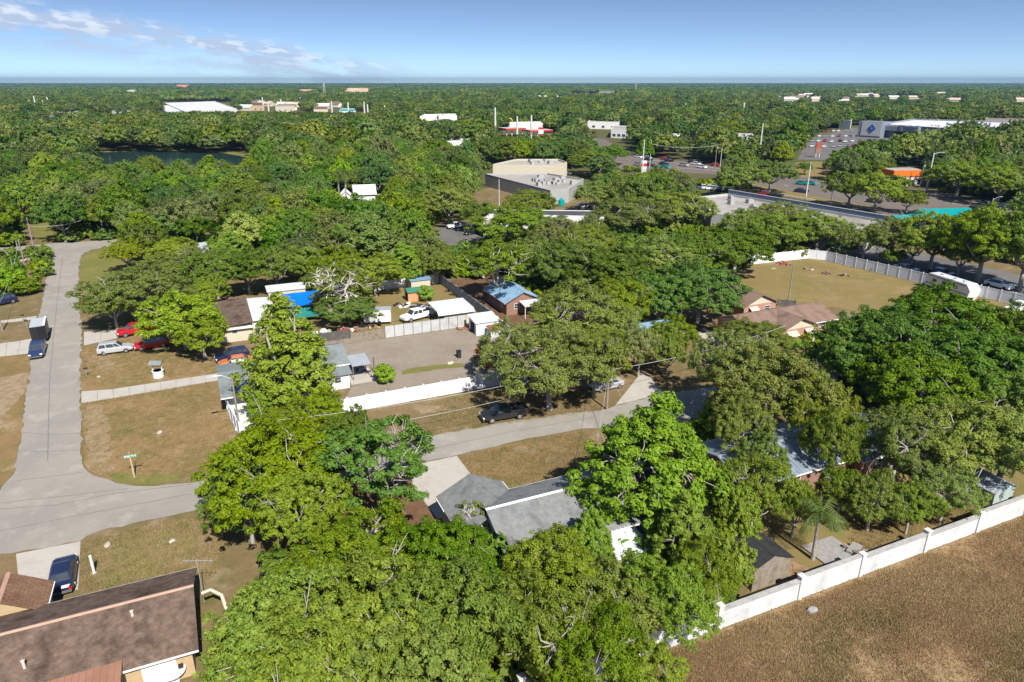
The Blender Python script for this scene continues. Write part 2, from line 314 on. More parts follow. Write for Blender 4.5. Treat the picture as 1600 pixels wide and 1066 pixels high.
sheet('far_parking', gp((758, 219), (872, 214), (880, 228), (760, 232)), 0.02, ASPH2, 0.1, 6)
WATER = bpy.data.materials.new('pond_water'); WATER.use_nodes = True
wb = WATER.node_tree.nodes['Principled BSDF']; wb.inputs['Base Color'].default_value = (0.02, 0.045, 0.045, 1); wb.inputs['Roughness'].default_value = 0.12
wt = WATER.node_tree.nodes.new('ShaderNodeTexNoise'); wt.inputs['Scale'].default_value = 0.6; wbp = WATER.node_tree.nodes.new('ShaderNodeBump'); wbp.inputs['Strength'].default_value = 0.1
WATER.node_tree.links.new(wt.outputs['Fac'], wbp.inputs['Height']); WATER.node_tree.links.new(wbp.outputs[0], wb.inputs['Normal'])
sheet('pond_bank', gp((130, 236), (230, 232), (345, 235), (410, 246), (420, 262), (300, 268), (130, 262)), 0.014, GREENG, 0.8, 6)
sheet('pond', gp((145, 239), (230, 235.5), (340, 238), (395, 248), (385, 258), (300, 262), (145, 258)), 0.03, WATER, 0.8, 6)

# concrete drives laid in slabs
def slab_strip(name, left, right, n, z=0.03, gap=0.02, mat=CONC, label=None):
    def at(pts, t):
        L = [0]
        for a, b in zip(pts, pts[1:]): L.append(L[-1] + (b - a).length)
        d = t * L[-1]
        for i in range(len(pts) - 1):
            if d <= L[i + 1] + 1e-6: return pts[i].lerp(pts[i + 1], (d - L[i]) / max(L[i + 1] - L[i], 1e-6))
        return pts[-1]
    l, r = gp(*left), gp(*right); base = l[0].lerp(r[0], 0.5)
    root = empty(name, (base.x, base.y, 0)); root['kind'] = 'structure'
    Lm = (l[-1] - l[0]).length
    for i in range(n):
        t0, t1 = i / n + gap / Lm, (i + 1) / n - gap / Lm
        q = [at(r, t0), at(r, t1), at(l, t1), at(l, t0)]; dz = random.uniform(-0.004, 0.004)
        mb = MB(); mb.slab([(p.x - base.x, p.y - base.y, z + dz) for p in q], (0, 0, -0.1)); mb.build('slab', mat, root)
slab_strip('driveway', [(127, 612), (175, 608.5), (345, 583)], [(127, 630), (160, 625), (220, 615), (344, 594)], 9)
slab_strip('driveway', [(131, 519), (200, 514), (235, 508)], [(131, 540), (190, 527), (235, 520)], 4)
slab_strip('driveway', [(640, 728), (645, 760), (684, 812)], [(714, 712.5), (742, 750), (760, 790)], 5)
slab_strip('driveway', [(-30, 541), (25, 534), (52, 529)], [(-30, 560), (25, 555), (47, 552)], 4)
slab_strip('footpath', [(-30, 505), (30, 498), (58, 494)], [(-30, 508), (30, 502), (56, 499)], 5)
slab_strip('driveway', [(962, 633), (985, 604), (1000, 585)], [(1040, 614), (1022, 598), (1010, 580)], 3)
slab_strip('driveway', [(25, 866), (28, 893), (30, 915)], [(126, 846), (124, 890), (122, 922)], 3)
slab_strip('driveway', [(1085, 523), (1150, 552), (1210, 575)], [(1100, 512), (1165, 540), (1230, 560)], 6)
slab_strip('footpath', [(26, 406), (60, 401), (78, 398)], [(28, 409), (60, 404), (77, 401)], 4)
slab_strip('footpath', [(1200, 576), (1245, 596), (1290, 612)], [(1210, 570), (1250, 588), (1300, 604)], 5)
# ================================================================== buildings
def shingle(name, c1, c2, row=0.16, amt=0.35):
    c1, c2 = tuple(c * .72 for c in c1), tuple(c * .72 for c in c2)
    m = pm(name, c1, c2, 1.9, 0.95, 0.0, detail=12, spec=0.1, c3=tuple(c * 0.72 for c in c1), s3=0.5, thr=(0.3, 0.7)); n, l = m.node_tree.nodes, m.node_tree.links
    t = n.new('ShaderNodeTexCoord'); b = n.new('ShaderNodeTexBrick'); b.inputs['Scale'].default_value = 1.0 / row / 4; b.inputs['Mortar Size'].default_value = 0.03
    b.inputs['Brick Width'].default_value = 0.5; b.inputs['Row Height'].default_value = 0.25
    b.inputs['Color1'].default_value = (0.82, 0.82, 0.82, 1); b.inputs['Color2'].default_value = (1.12, 1.12, 1.12, 1); b.inputs['Mortar'].default_value = (0.6, 0.6, 0.6, 1)
    l.new(t.outputs['Object'], b.inputs['Vector'])
    pb = n['Principled BSDF']; src = pb.inputs['Base Color'].links[0].from_socket
    x = n.new('ShaderNodeMix'); x.data_type = 'RGBA'; x.blend_type = 'MULTIPLY'; x.inputs['Factor'].default_value = amt; l.new(src, x.inputs[6]); l.new(b.outputs['Color'], x.inputs[7]); l.new(x.outputs[2], pb.inputs['Base Color'])
    bp = n.new('ShaderNodeBump'); bp.inputs['Strength'].default_value = 0.3; bp.inputs['Distance'].default_value = 0.02; l.new(b.outputs['Fac'], bp.inputs['Height']); l.new(bp.outputs[0], pb.inputs['Normal'])
    return m
def brickmat(name, c1, c2, mortar):
    m = bpy.data.materials.new(name); m.use_nodes = True; n, l = m.node_tree.nodes, m.node_tree.links; pb = n['Principled BSDF']; pb.inputs['Roughness'].default_value = 0.9
    t = n.new('ShaderNodeTexCoord'); s = n.new('ShaderNodeSeparateXYZ'); l.new(t.outputs['Object'], s.inputs[0]); c = n.new('ShaderNodeCombineXYZ')
    a = n.new('ShaderNodeMath'); a.operation = 'ADD'; l.new(s.outputs[0], a.inputs[0]); l.new(s.outputs[1], a.inputs[1]); l.new(a.outputs[0], c.inputs[0]); l.new(s.outputs[2], c.inputs[1])
    b = n.new('ShaderNodeTexBrick'); b.inputs['Scale'].default_value = 1.0; b.inputs['Brick Width'].default_value = 0.22; b.inputs['Row Height'].default_value = 0.075; b.inputs['Mortar Size'].default_value = 0.01
    b.inputs['Color1'].default_value = (*c1, 1); b.inputs['Color2'].default_value = (*c2, 1); b.inputs['Mortar'].default_value = (*mortar, 1); l.new(c.outputs[0], b.inputs['Vector'])
    l.new(b.outputs['Color'], pb.inputs['Base Color']); MATS[name] = m; return m
WHITE = pm('white_paint', (0.64, 0.64, 0.62), (0.58, 0.575, 0.55), 1.5, 0.6, c3=(0.47, 0.455, 0.42), s3=0.9, thr3=(0.6, 0.8))
CREAM = pm('cream_paint', (0.50, 0.445, 0.35), (0.45, 0.40, 0.31), 1.5, 0.7)
TAN = pm('tan_stucco', (0.42, 0.31, 0.18), (0.38, 0.28, 0.16), 2, 0.85)
GREYW = pm('grey_wall', (0.33, 0.325, 0.31), (0.28, 0.275, 0.26), 0.7, 0.85)
LTGREY = pm('light_grey', (0.42, 0.42, 0.405), (0.36, 0.36, 0.345), 0.5, 0.8)
PINK = brickmat('pink_brick', (0.36, 0.165, 0.12), (0.31, 0.14, 0.105), (0.38, 0.26, 0.21))
BRICK = brickmat('red_brick', (0.24, 0.105, 0.065), (0.20, 0.085, 0.055), (0.26, 0.20, 0.16))
R_BROWN = shingle('brown_shingle', (0.105, 0.073, 0.055), (0.245, 0.172, 0.13)); R_GREY = shingle('grey_shingle', (0.20, 0.21, 0.21), (0.30, 0.305, 0.295)); R_TAN = shingle('tan_shingle', (0.25, 0.165, 0.125), (0.31, 0.21, 0.165))
R_RUST = shingle('rust_tile', (0.24, 0.135, 0.085), (0.31, 0.18, 0.115), 0.22, .8); R_SAGE = shingle('sage_shingle', (0.22, 0.255, 0.255), (0.28, 0.31, 0.305)); R_DARK = shingle('dark_shingle', (0.085, 0.085, 0.09), (0.12, 0.12, 0.125)); R_BLACK = shingle('black_shingle', (0.035, 0.035, 0.038), (0.06, 0.06, 0.06))
M_BLUE = pm('blue_metal', (0.20, 0.33, 0.46), (0.28, 0.40, 0.50), 0.7, 0.35, metal=0.3); M_GREYB = pm('steel_roof', (0.27, 0.32, 0.39), (0.38, 0.43, 0.48), 0.8, 0.35, metal=0.4, c3=(0.28, 0.26, 0.25), s3=0.7, thr3=(0.55, 0.75))
M_WHITE = pm('white_metal', (0.56, 0.585, 0.59), (0.50, 0.52, 0.53), 0.6, 0.4); M_GREY = pm('grey_metal', (0.32, 0.35, 0.365), (0.38, 0.40, 0.42), 0.6, 0.45, metal=0.2)
M_TEAL = pm('teal_metal', (0.0, 0.24, 0.24), (0.0, 0.28, 0.275), 0.3, 0.4); M_RED = pm('rusty_red_metal', (0.26, 0.05, 0.035), (0.34, 0.09, 0.06), 3, 0.6); M_GREEN = pm('green_roofing', (0.03, 0.14, 0.09), (0.05, 0.18, 0.12), 2, 0.6)
FLATR = pm('flat_roof', (0.33, 0.305, 0.275), (0.27, 0.25, 0.225), 0.25, 0.9, c3=(0.21, 0.19, 0.17), s3=0.08); MEMB = pm('white_membrane', (0.55, 0.55, 0.54), (0.47, 0.47, 0.46), 0.1, 0.8)
GLASS = pm('dark_glass', (0.03, 0.04, 0.05), (0.05, 0.06, 0.07), 1, 0.08, spec=0.6); DARK = pm('dark_void', (0.02, 0.02, 0.02), rough=0.9); FASCIA = pm('fascia', (0.70, 0.68, 0.64), rough=0.6)
WOOD = pm('weathered_wood', (0.19, 0.16, 0.12), (0.26, 0.22, 0.17), 4, 0.9, c3=(0.12, 0.10, 0.08), s3=2); WOODB = pm('brown_wood', (0.20, 0.12, 0.07), (0.28, 0.18, 0.11), 4, 0.9); UNIT = pm('rooftop_unit', (0.40, 0.40, 0.39), (0.30, 0.30, 0.29), 2, 0.6, metal=0.2)
BLUEW = pm('blue_parapet', (0.09, 0.13, 0.20), (0.11, 0.155, 0.23), 0.4, 0.5); SLATE = pm('slate_wall', (0.15, 0.175, 0.23), (0.17, 0.195, 0.25), 0.2, 0.8); NAVY = pm('navy_paint', (0.01, 0.05, 0.26), rough=0.5); ORANGE = pm('orange_cladding', (0.58, 0.14, 0.015), (0.54, 0.13, 0.015), 0.4, 0.5)
REDP = pm('red_paint', (0.50, 0.02, 0.025), (0.44, 0.02, 0.02), 1, 0.4); YEL = pm('yellow_paint', (0.75, 0.50, 0.03), rough=0.4)

def gable(root, x0, x1, y0, y1, zw, zr, axis='x', wall=WHITE, roof=R_GREY, oh=0.45, fill=None, ribs=0, cap=None, ridge=None, t=0.12, gut=FASCIA, hipends=''):
    """gabled (or hipped) block in the house's own frame: wall, two roof slopes, ridge cap, fascia boards"""
    def T(a, b, z): return Vector((a, b, z)) if axis == 'x' else Vector((b, a, z))
    if axis == 'x': a0, a1, b0, b1 = x0, x1, y0, y1
    else: a0, a1, b0, b1 = y0, y1, x0, x1
    rb = (b0 + b1) / 2 if ridge is None else ridge
    s0 = (zr - zw) / (rb - b0); s1 = (zr - zw) / (b1 - rb)
    w = MB(); w.add([T(a0, b0, 0), T(a1, b0, 0), T(a1, b1, 0), T(a0, b1, 0), T(a0, b0, zw), T(a1, b0, zw), T(a1, b1, zw), T(a0, b1, zw)],
                    [(0, 1, 5, 4), (1, 2, 6, 5), (2, 3, 7, 6), (3, 0, 4, 7), (4, 5, 6, 7)]); w.build('wall', wall, root)
    for e, a in (('0', a0), ('1', a1)):
        if e in hipends: continue
        d = 0.12 if e == '0' else -0.12
        mb = MB(); mb.slab([T(a + d * 0.02, b0, zw + 0.002), T(a + d * 0.02, b1, zw + 0.002), T(a + d * 0.02, rb, zr)], T(1, 0, 0) * d); mb.build('gable_end', fill or wall, root)
    up = 0.06
    e0, e1 = a0 - oh, a1 + oh
    h0 = e0 + (rb - b0 + oh if '0' in hipends else 0); h1 = e1 - (rb - b0 + oh if '1' in hipends else 0)
    for b, s, sg in ((b0, s0, -1), (b1, s1, 1)):
        be = b + sg * oh; ze = zw - s * oh + up
        P = [T(e0, be, ze), T(e1, be, ze), T(h1, rb, zr + up), T(h0, rb, zr + up)]
        mb = MB(); mb.slab(P, (0, 0, t))
        if ribs:
            k = int((e1 - e0) / ribs)
            for i in range(k + 1):
                a = e0 + 0.03 + (e1 - e0 - 0.08) * i / k
                mb.slab([T(a, be, ze + t + 0.001), T(a + 0.06, be, ze + t + 0.001), T(a + 0.06, rb, zr + up + t + 0.001), T(a, rb, zr + up + t + 0.001)], (0, 0, 0.05))
        o = mb.build('roof_slope', roof, root)
        g = MB(); g.box(*( (e0 + .01, e1 - .01) if axis == 'x' else sorted((be + sg * .003, be + sg * .06))), *(sorted((be + sg * .003, be + sg * .06)) if axis == 'x' else (e0 + .01, e1 - .01)), ze - 0.03, ze + t * .8); g.build('gutter', gut, root)
    for a, h, e in ((e0, h0, '0'), (e1, h1, '1')):
        if e in hipends:
            mb = MB(); mb.slab([T(a, b0 - oh, zw - s0 * oh + up + .002), T(a, b1 + oh, zw - s1 * oh + up + .002), T(h, rb, zr + up + .002)], (0, 0, t)); mb.build('hip_end', roof, root)
    c = MB(); r = [T(h0, rb, zr + up + t), T(h1, rb, zr + up + t)]
    for sg, s in ((-1, s0), (1, s1)): c.slab([r[0] + Vector((0, 0, .012)), r[1] + Vector((0, 0, .012)), r[1] + T(0, sg * .16, -.16 * s + .012), r[0] + T(0, sg * .16, -.16 * s + .012)], (0, 0, .02))
    c.build('ridge_cap', cap or roof, root)
def win(root, x, y, z, w, h, face='S', awn=False, door=False, fm=WHITE, awm=CREAM):
    """window or door on a wall face: S looks to the camera side, W to the left"""
    def T(a, n, zz): return {'S': Vector((x + a, y - n, zz)), 'N': Vector((x - a, y + n, zz)), 'W': Vector((x - n, y - a, zz)), 'E': Vector((x + n, y + a, zz))}[face]
    def bx(mb, a0, a1, n0, n1, z0, z1):
        p = [T(a, n, zz) for zz in (z0, z1) for n in (n0, n1) for a in (a0, a1)]
        mb.add(p, [(0, 2, 3, 1), (4, 5, 7, 6), (0, 1, 5, 4), (2, 6, 7, 3), (0, 4, 6, 2), (1, 3, 7, 5)])
    f = MB(); k = 0.07
    bx(f, -w / 2, w / 2, -.02, .05, z, z + k); bx(f, -w / 2, w / 2, -.02, .05, z + h - k, z + h); bx(f, -w / 2, -w / 2 + k, -.02, .05, z + k, z + h - k); bx(f, w / 2 - k, w / 2, -.02, .05, z + k, z + h - k)
    if not door: bx(f, -w / 2 + k, w / 2 - k, -.02, .035, z + h / 2 - .025, z + h / 2 + .025)
    o = f.build('door' if door else 'window', fm, root)
    p = MB(); bx(p, -w / 2 + k, w / 2 - k, -.02, .015, z + k, z + h - k); p.build('door_leaf' if door else 'pane', WHITE if door else GLASS, o)
    if awn:
        a = MB(); a.slab([T(-w / 2 - .15, .06, z + h + .1), T(w / 2 + .15, .06, z + h + .1), T(w / 2 + .15, .95, z + h - .45), T(-w / 2 - .15, .95, z + h - .45)], (0, 0, .05)); a.build('awning', awm, root)
def ubox(root, name, m, x0, x1, y0, y1, z0, z1): mb = MB(); mb.box(x0, x1, y0, y1, z0, z1); return mb.build(name, m, root)
def slope(root, name, m, pts, t=0.1, ribs=0, along=0):
    mb = MB(); mb.slab(pts, (0, 0, t)); P = [Vector(p) for p in pts]
    if ribs:
        L = (P[1] - P[0]).length; k = int(L / ribs)
        for i in range(k + 1):
            f = i / k * (1 - .06 / L); g = f + .05 / L
            mb.slab([P[0].lerp(P[1], f) + Vector((0, 0, t + .001)), P[0].lerp(P[1], g) + Vector((0, 0, t + .001)), P[3].lerp(P[2], g) + Vector((0, 0, t + .001)), P[3].lerp(P[2], f) + Vector((0, 0, t + .001))], (0, 0, .04))
    return mb.build(name, m, root)
def hroot(name, u, v, label, cat='house', group=None): return empty(name, UV(u, v), UA, label, cat, group)

# --- brown roofed house, bottom left
r = hroot('house', -17, 46, 'large house with stained dark brown shingle roof in the bottom left corner')
gable(r, -16, 12.0, -4.0, 4.15, 2.45, 4.05, 'x', TAN, R_BROWN, 0.5, t=0.14, cap=pm('ridge_tile', (0.42, 0.27, 0.20), (0.36, 0.23, 0.17), 3, .8), gut=WHITE)
gable(r, -2.3, 2.2, 4.4, 7.1, 2.4, 3.85, 'y', TAN, R_RUST, 0.35, cap=pm('ridge_tile2', (0.36, 0.22, 0.16), rough=.8))
slope(r, 'patio_roof', pm('patio_metal', (0.24, 0.12, 0.075), (0.29, 0.15, 0.10), .6, .6), [(-14, -10.0, 2.35), (8.0, -10.0, 2.35), (8.0, -3.9, 2.72), (-14, -3.9, 2.72)], .08, .4)
for px_ in (7.8, 2, -4): ubox(r, 'post', WHITE, px_ - .05, px_ + .05, -9.8, -9.7, 0, 2.34)
ubox(r, 'garage_door', WHITE, 8.9, 11.0, -4.06, -4.005, 0.05, 2.2)
for vx, vy in ((8.6, -1.0), (-1.2, .4), (-6.5, -3.0), (2.5, -2.6)):
    mb = MB(); mb.lathe([(.09, 3.2), (.09, 4.45 - abs(vy) * .25), (.13, 4.46 - abs(vy) * .25), (.0, 4.56 - abs(vy) * .25)], (vx, vy, 0), 10); mb.build('vent_pipe', pm('pink_vent', (.55, .42, .35), rough=.7), r)
an = MB(); an.tube([(12.7, 3.4, 0), (12.7, 3.4, 4.0)], .03); an.tube([(11.7, 3.8, 3.9), (13.9, 2.9, 3.9)], .018)
for i in range(7):
    a = -.95 + i * .32; cx, cy = 12.7 + a, 3.4 - a * .43; L = .28 + .08 * (i % 3); an.tube([(cx - .3 * L, cy - L * .8, 3.9), (cx + .3 * L, cy + L * .8, 3.9)], .012, 5)
an.build('antenna', M_GREY, r)
du = MB(); du.tube([(12.75, 1.6, 2.2), (13.4, 1.7, 2.25), (14.1, 1.2, 1.9), (14.35, .3, .9), (14.35, .1, .05)], [.13] * 5, 8); du.build('downpipe', CREAM, r)
tb = empty('patio_table', G(268, 1049, 1.0).xy.to_3d(), UA, 'round white patio table behind the brown roofed house', 'table')
mb = MB(); mb.lathe([(0.0, 1.02), (.85, 1.02), (.9, 1.05), (.85, 1.09), (0, 1.10)], n=24); mb.build('table_top', WHITE, tb)
mb = MB(); mb.lathe([(.35, 0), (.3, .06), (.06, .12), (.06, 1.02)]); mb.build('pedestal', WHITE, tb)
mb = MB(); mb.box(.45, .75, -.12, .12, 1.1, 1.32); mb.build('planter', DARK, tb)
tp = empty('pvc_post', G(147.5, 896), 0, 'short white post standing in the lawn behind the brown roof', 'post'); mb = MB(); mb.lathe([(.11, 0), (.11, 1.72), (.09, 1.78), (0, 1.8)], n=12); mb.build('shaft', WHITE, tp); mb = MB(); mb.lathe([(.2, 0), (.2, .06), (.12, .08)], n=12); mb.build('base', CONC, tp)

# --- grey roofed house in the middle
r = hroot('house', 18.2, 46, 'low house with grey shingle roof and pale ridge in front of the street')
gable(r, 0.3, 17, -4.2, 4.2, 2.6, 4.3, 'x', LTGREY, R_GREY, .5, fill=WHITE, cap=FASCIA)
gable(r, -2.2, 3.6, 4.3, 5.9, 2.55, 3.95, 'y', LTGREY, R_GREY, .4, fill=WHITE)
slope(r, 'roof_slope', R_GREY, [(-2.6, -.2, 2.35), (-2.6, 4.4, 2.35), (.7, 4.4, 3.98), (.7, -.2, 3.98)], .14)
slope(r, 'roof_slope', R_GREY, [(.7, .2, 3.96), (.7, 4.4, 3.96), (4.0, 4.4, 2.45), (4.0, .2, 2.45)], .14)
ubox(r, 'wing_wall', LTGREY, -2.2, .28, -.0, 4.28, 0, 2.4)
ubox(r, 'garage_door', WHITE, -1.6, 1.9, 5.92, 5.97, 0.05, 2.2)
for wx in (2.0, 6, 10): win(r, wx, -4.2, 1.0, 1.4, 1.2, 'S')
win(r, 0.3, -2.2, 1.0, 1.2, 1.2, 'W')

# --- pink brick houses
r = hroot('house', 81, 79, 'pink brick house with tan shingle roof, cream gable and two awnings')
gable(r, -8.2, 8.8, -3.9, 3.6, 2.55, 4.0, 'x', PINK, R_TAN, .5, fill=CREAM)
gable(r, -3.3, 4.0, -5.2, -3.95, 2.5, 4.02, 'y', PINK, R_TAN, .45, fill=CREAM)
slope(r, 'roof_slope', R_TAN, [(-3.75, -4.2, 2.42), (.35, -4.2, 4.09), (.35, -.2, 4.09), (-3.75, -4.0, 2.42)], .13)
slope(r, 'roof_slope', R_TAN, [(.35, -4.2, 4.08), (4.45, -4.2, 2.42), (4.45, -4.0, 2.42), (.35, -.2, 4.08)], .13)
win(r, -1.4, -5.2, .9, 1.7, 1.2, 'S', True); win(r, 2.2, -5.2, .9, 1.6, 1.2, 'S', True); win(r, 6.6, -3.9, 1.2, 1.0, .9, 'S'); win(r, -8.2, -1, 1.0, 1.0, 1.0, 'W'); win(r, -8.2, 1.8, 1.0, .9, 1.0, 'W')
r = hroot('house', 84.5, 91, 'pink brick house with cream gable, the rear of the two brown roofed ones')
gable(r, -3.5, 3.5, -5.2, 4.5, 2.55, 4.1, 'y', PINK, R_TAN, .45, fill=CREAM)
win(r, -1.6, -5.2, 1.0, 1.5, 1.1, 'S', True); win(r, 1.6, -5.2, 1.2, 1.2, .9, 'S'); win(r, -3.5, -2, 1.0, 1.0, 1.1, 'W')

# --- brown and white roofed house on the left
r = hroot('house', 2, 117, 'cream house with brown front roof and flat white metal roof behind')
ubox(r, 'wall', CREAM, -4, 2.2, -7, 7, 0, 2.55); slope(r, 'roof_slope', R_BROWN, [(-5, -7.5, 2.35), (2.5, -7.5, 2.95), (2.5, 7.3, 2.95), (-5, 7.3, 2.35)], .12)
ubox(r, 'fascia', WHITE, -4.95, 2.45, -7.55, -7.503, 2.1, 2.5)
ubox(r, 'wall', CREAM, 2.25, 5.7, -4.5, 6.3, 0, 2.5); slope(r, 'metal_roof', M_WHITE, [(2.56, -6.0, 2.6), (4.3, -6.0, 2.6), (4.3, 6.5, 2.75), (2.56, 6.5, 2.75)], .1, .6); slope(r, 'metal_roof', M_WHITE, [(4.32, -1.2, 2.58), (6.1, -1.2, 2.5), (6.1, 6.5, 2.65), (4.32, 6.5, 2.73)], .1, .6)
ubox(r, 'porch_wall', CREAM, 2.3, 3.9, -5.6, -4.55, 0, 2.45)
win(r, -.3, -7, 1.3, .9, .8, 'S'); win(r, 3.2, -5.6, .9, .9, 1.1, 'S'); win(r, 5.0, -4.5, 1.0, 1.0, 1.0, 'S')
# --- sage roofed house half hidden by the tall tree
r = hroot('house', 3, 88.5, 'white house with sage green shingle roof behind the tall yellow green tree')
ubox(r, 'wall', WHITE, -3.9, 6, -4.2, 5.5, 0, 2.3); slope(r, 'roof_slope', R_SAGE, [(-4.4, -5.6, 2.32), (6.5, -5.6, 2.32), (6.5, .2, 3.4), (-4.4, .2, 3.4)], .13); slope(r, 'roof_slope', R_SAGE, [(-4.4, .21, 3.4), (6.5, .21, 3.4), (6.5, 6, 2.3), (-4.4, 6, 2.3)], .13)
gable(r, 6.55, 11.6, -.4, 7.2, 2.45, 3.7, 'x', WHITE, R_SAGE, .45, fill=WHITE)
ubox(r, 'gutter', FASCIA, -4.38, 6.48, -5.68, -5.61, 2.3, 2.42)
slope(r, 'patio_cover', M_GREY, [(12.2, -1.4, 2.15), (14.8, -1.4, 2.15), (14.8, 2.4, 2.35), (12.2, 2.4, 2.35)], .06, .4)
for ax, ay in ((12.3, -1.3), (14.7, -1.3), (14.7, 2.3), (12.3, 2.3)): ubox(r, 'post', WOOD, ax - .05, ax + .05, ay - .05, ay + .05, 0, 2.14)
ubox(r, 'patio_slab', CONC, 11.7, 15.2, -2.4, 2.5, .0, .1); ubox(r, 'shed_annex', WHITE, 8.6, 11.4, -3.2, -.45, 0, 2.0); slope(r, 'annex_roof', R_SAGE, [(8.2, -3.5, 2.02), (11.8, -3.5, 2.02), (11.8, -.86, 2.26), (8.2, -.86, 2.26)], .08)
win(r, 11.6, 2, 1.0, 1.2, 1.1, 'E'); win(r, 9.9, -3.2, .9, .9, .9, 'S'); win(r, -3.9, 1.2, 1, 1.1, 1.1, 'W')
ubox(r, 'courtyard_floor', M_WHITE, -3.3, 4, -10, -4.3, 0.0, .08)

# --- brick house with blue metal roof behind the yard
r = hroot('house', 48.5, 108.5, 'brick house with pale blue metal gable roof beside the white trunked tree')
gable(r, -3.1, 3.1, -4, 5, 2.4, 3.9, 'y', BRICK, M_BLUE, .45, ribs=.5); win(r, -1.2, -4, 1, 1, 1, 'S'); win(r, 1.4, -4, 1, 1, 1, 'S'); win(r, -3.1, -2, 1, 1.1, 1.1, 'W')
slope(r, 'porch_roof', M_WHITE, [(-1, -7, 2.15), (3.6, -7, 2.15), (3.6, -4.5, 2.5), (-1, -4.5, 2.5)], .06, .5)
for ax in (-.9, 3.5): ubox(r, 'post', WHITE, ax - .05, ax + .05, -6.95, -6.85, 0, 2.14)
# --- steel roofed brick house in the oaks on the right
r = hroot('house', 50, 46, 'brick house with long steel blue corrugated roof among the oaks')
gable(r, -7, 6.2, -3.8, 4.2, 2.5, 3.5, 'x', BRICK, M_GREYB, .5, ribs=.45); gable(r, 6.6, 13.2, -4.8, 3.4, 2.7, 4.2, 'x', BRICK, M_GREYB, .5, ribs=.45)
for ax in (-4.5, -1, 3): win(r, ax, -3.8, 1, 1.2, 1.2, 'S')
win(r, 9, -4.8, 1, 1.3, 1.2, 'S'); win(r, 11.5, -4.8, 1, 1.0, 1.2, 'S')
# --- pale blue roofs seen through the middle trees
r = hroot('house', 56, 82, 'house with pale blue metal roof showing through the middle oaks')
gable(r, -7.5, 7, -3.5, 3.5, 2.5, 3.8, 'x', BRICK, M_BLUE, .45, ribs=.5); win(r, -3, -3.5, 1, 1.2, 1.1, 'S'); win(r, 2, -3.5, 1, 1.2, 1.1, 'S')

# --- sheds, carport and pens of the back yard
r = hroot('carport', 36, 106.2, 'white flat topped carport with cream side wall behind panel fence', 'carport')
slope(r, 'roof', M_WHITE, [(-3.3, -2.2, 2.45), (3.1, -2.2, 2.45), (3.1, 3.1, 2.6), (-3.3, 3.1, 2.6)], .1, .5); slope(r, 'roof_skirt', M_WHITE, [(-3.3, -3.0, 2.0), (3.1, -3.0, 2.0), (3.1, -2.22, 2.44), (-3.3, -2.22, 2.44)], .08)
ubox(r, 'side_wall', CREAM, -2.2, 2.9, -2.5, -2.4, 0, 2.2)
for ax in (-3.1, 3.0):
    for ay in (-2.1, 3.0): ubox(r, 'post', WHITE, ax - .05, ax + .05, ay - .05, ay + .05, 0, 2.44)
def shed(name, u0, u1, v0, v1, h0, h1, wall, roof, label, ribs=.4, door=None, axis='x', cat='shed'):
    cu, cv = (u0 + u1) / 2, (v0 + v1) / 2; r = hroot(name, cu, cv, label, cat); a, b = (u1 - u0) / 2, (v1 - v0) / 2
    if axis == 'mono':
        w = MB(); w.add([(-a, -b, 0), (a, -b, 0), (a, b, 0), (-a, b, 0), (-a, -b, h0), (a, -b, h0), (a, b, h1), (-a, b, h1)], [(0, 1, 5, 4), (1, 2, 6, 5), (2, 3, 7, 6), (3, 0, 4, 7), (4, 5, 6, 7)]); w.build('wall', wall, r)
        slope(r, 'roof', roof, [(-a - .2, -b - .2, h0 + .03), (a + .2, -b - .2, h0 + .03), (a + .2, b + .2, h1 + .06), (-a - .2, b + .2, h1 + .06)], .05, ribs)
    else: gable(r, -a, a, -b, b, h0, h1, axis, wall, roof, .15, ribs=ribs, t=.05, gut=roof)
    if door == 'W': ubox(r, 'door', DARK, -a - .02, -a - .003, -b * .55, b * .55, .02, h0 * .9)
    elif door == 'S': ubox(r, 'door', DARK if wall is WHITE else LTGREY, -a * .5, a * .5, -b - .03, -b - .003, .02, h0 * .88)
    return r
LBLUE = pm('pale_blue_metal', (0.50, 0.58, 0.62), (0.56, 0.63, 0.66), .6, .5)
shed('shed', 36.9, 40.8, 97.1, 100.4, 2.05, 2.5, LBLUE, M_WHITE, 'pale blue lean-to shed with grey white roof at the yard corner', door='W', axis='mono')
shed('shed', 38.5, 40.3, 94.8, 96.5, 1.5, 1.95, M_WHITE, M_RED, 'small white shed with rusty red roof below the lean-to', door='S')
shed('shed', 34.5, 38.3, 125.5, 128.0, 2.0, 2.4, CREAM, M_BLUE, 'shed with light blue metal roof in the far corner of the yard', axis='mono')
shed('shed', 32.0, 34.6, 119, 121.2, 1.8, 2.3, pm('orange_boards', (.45, .20, .09), (.52, .28, .15), 3, .8), M_GREEN, 'little orange walled shed with dark green roof in the yard', door='W')
shed('shed', 35.5, 39.3, 33.0, 36.2, 2.1, 2.9, WOOD, R_BLACK, 'wooden shed with black shingle roof behind the white wall', ribs=0, axis='y')
shed('shed', 63.6, 66.6, 32.3, 35.8, 2.1, 2.8, pm('sage_metal', (.30, .36, .33), (.36, .42, .39), .8, .5), M_GREY, 'grey green metal shed at the right end of the white wall', axis='y')
shed('shed', 26.5, 29.5, 38.6, 41.4, 2.0, 2.5, WHITE, M_WHITE, 'small white shed half hidden under the vivid green tree', axis='mono')
shed('shed', 34.0, 36.2, 137.5, 140.5, 2.4, 3.0, GREYW, R_DARK, 'dark roofed shed beyond the yard back fence', axis='y', ribs=0)
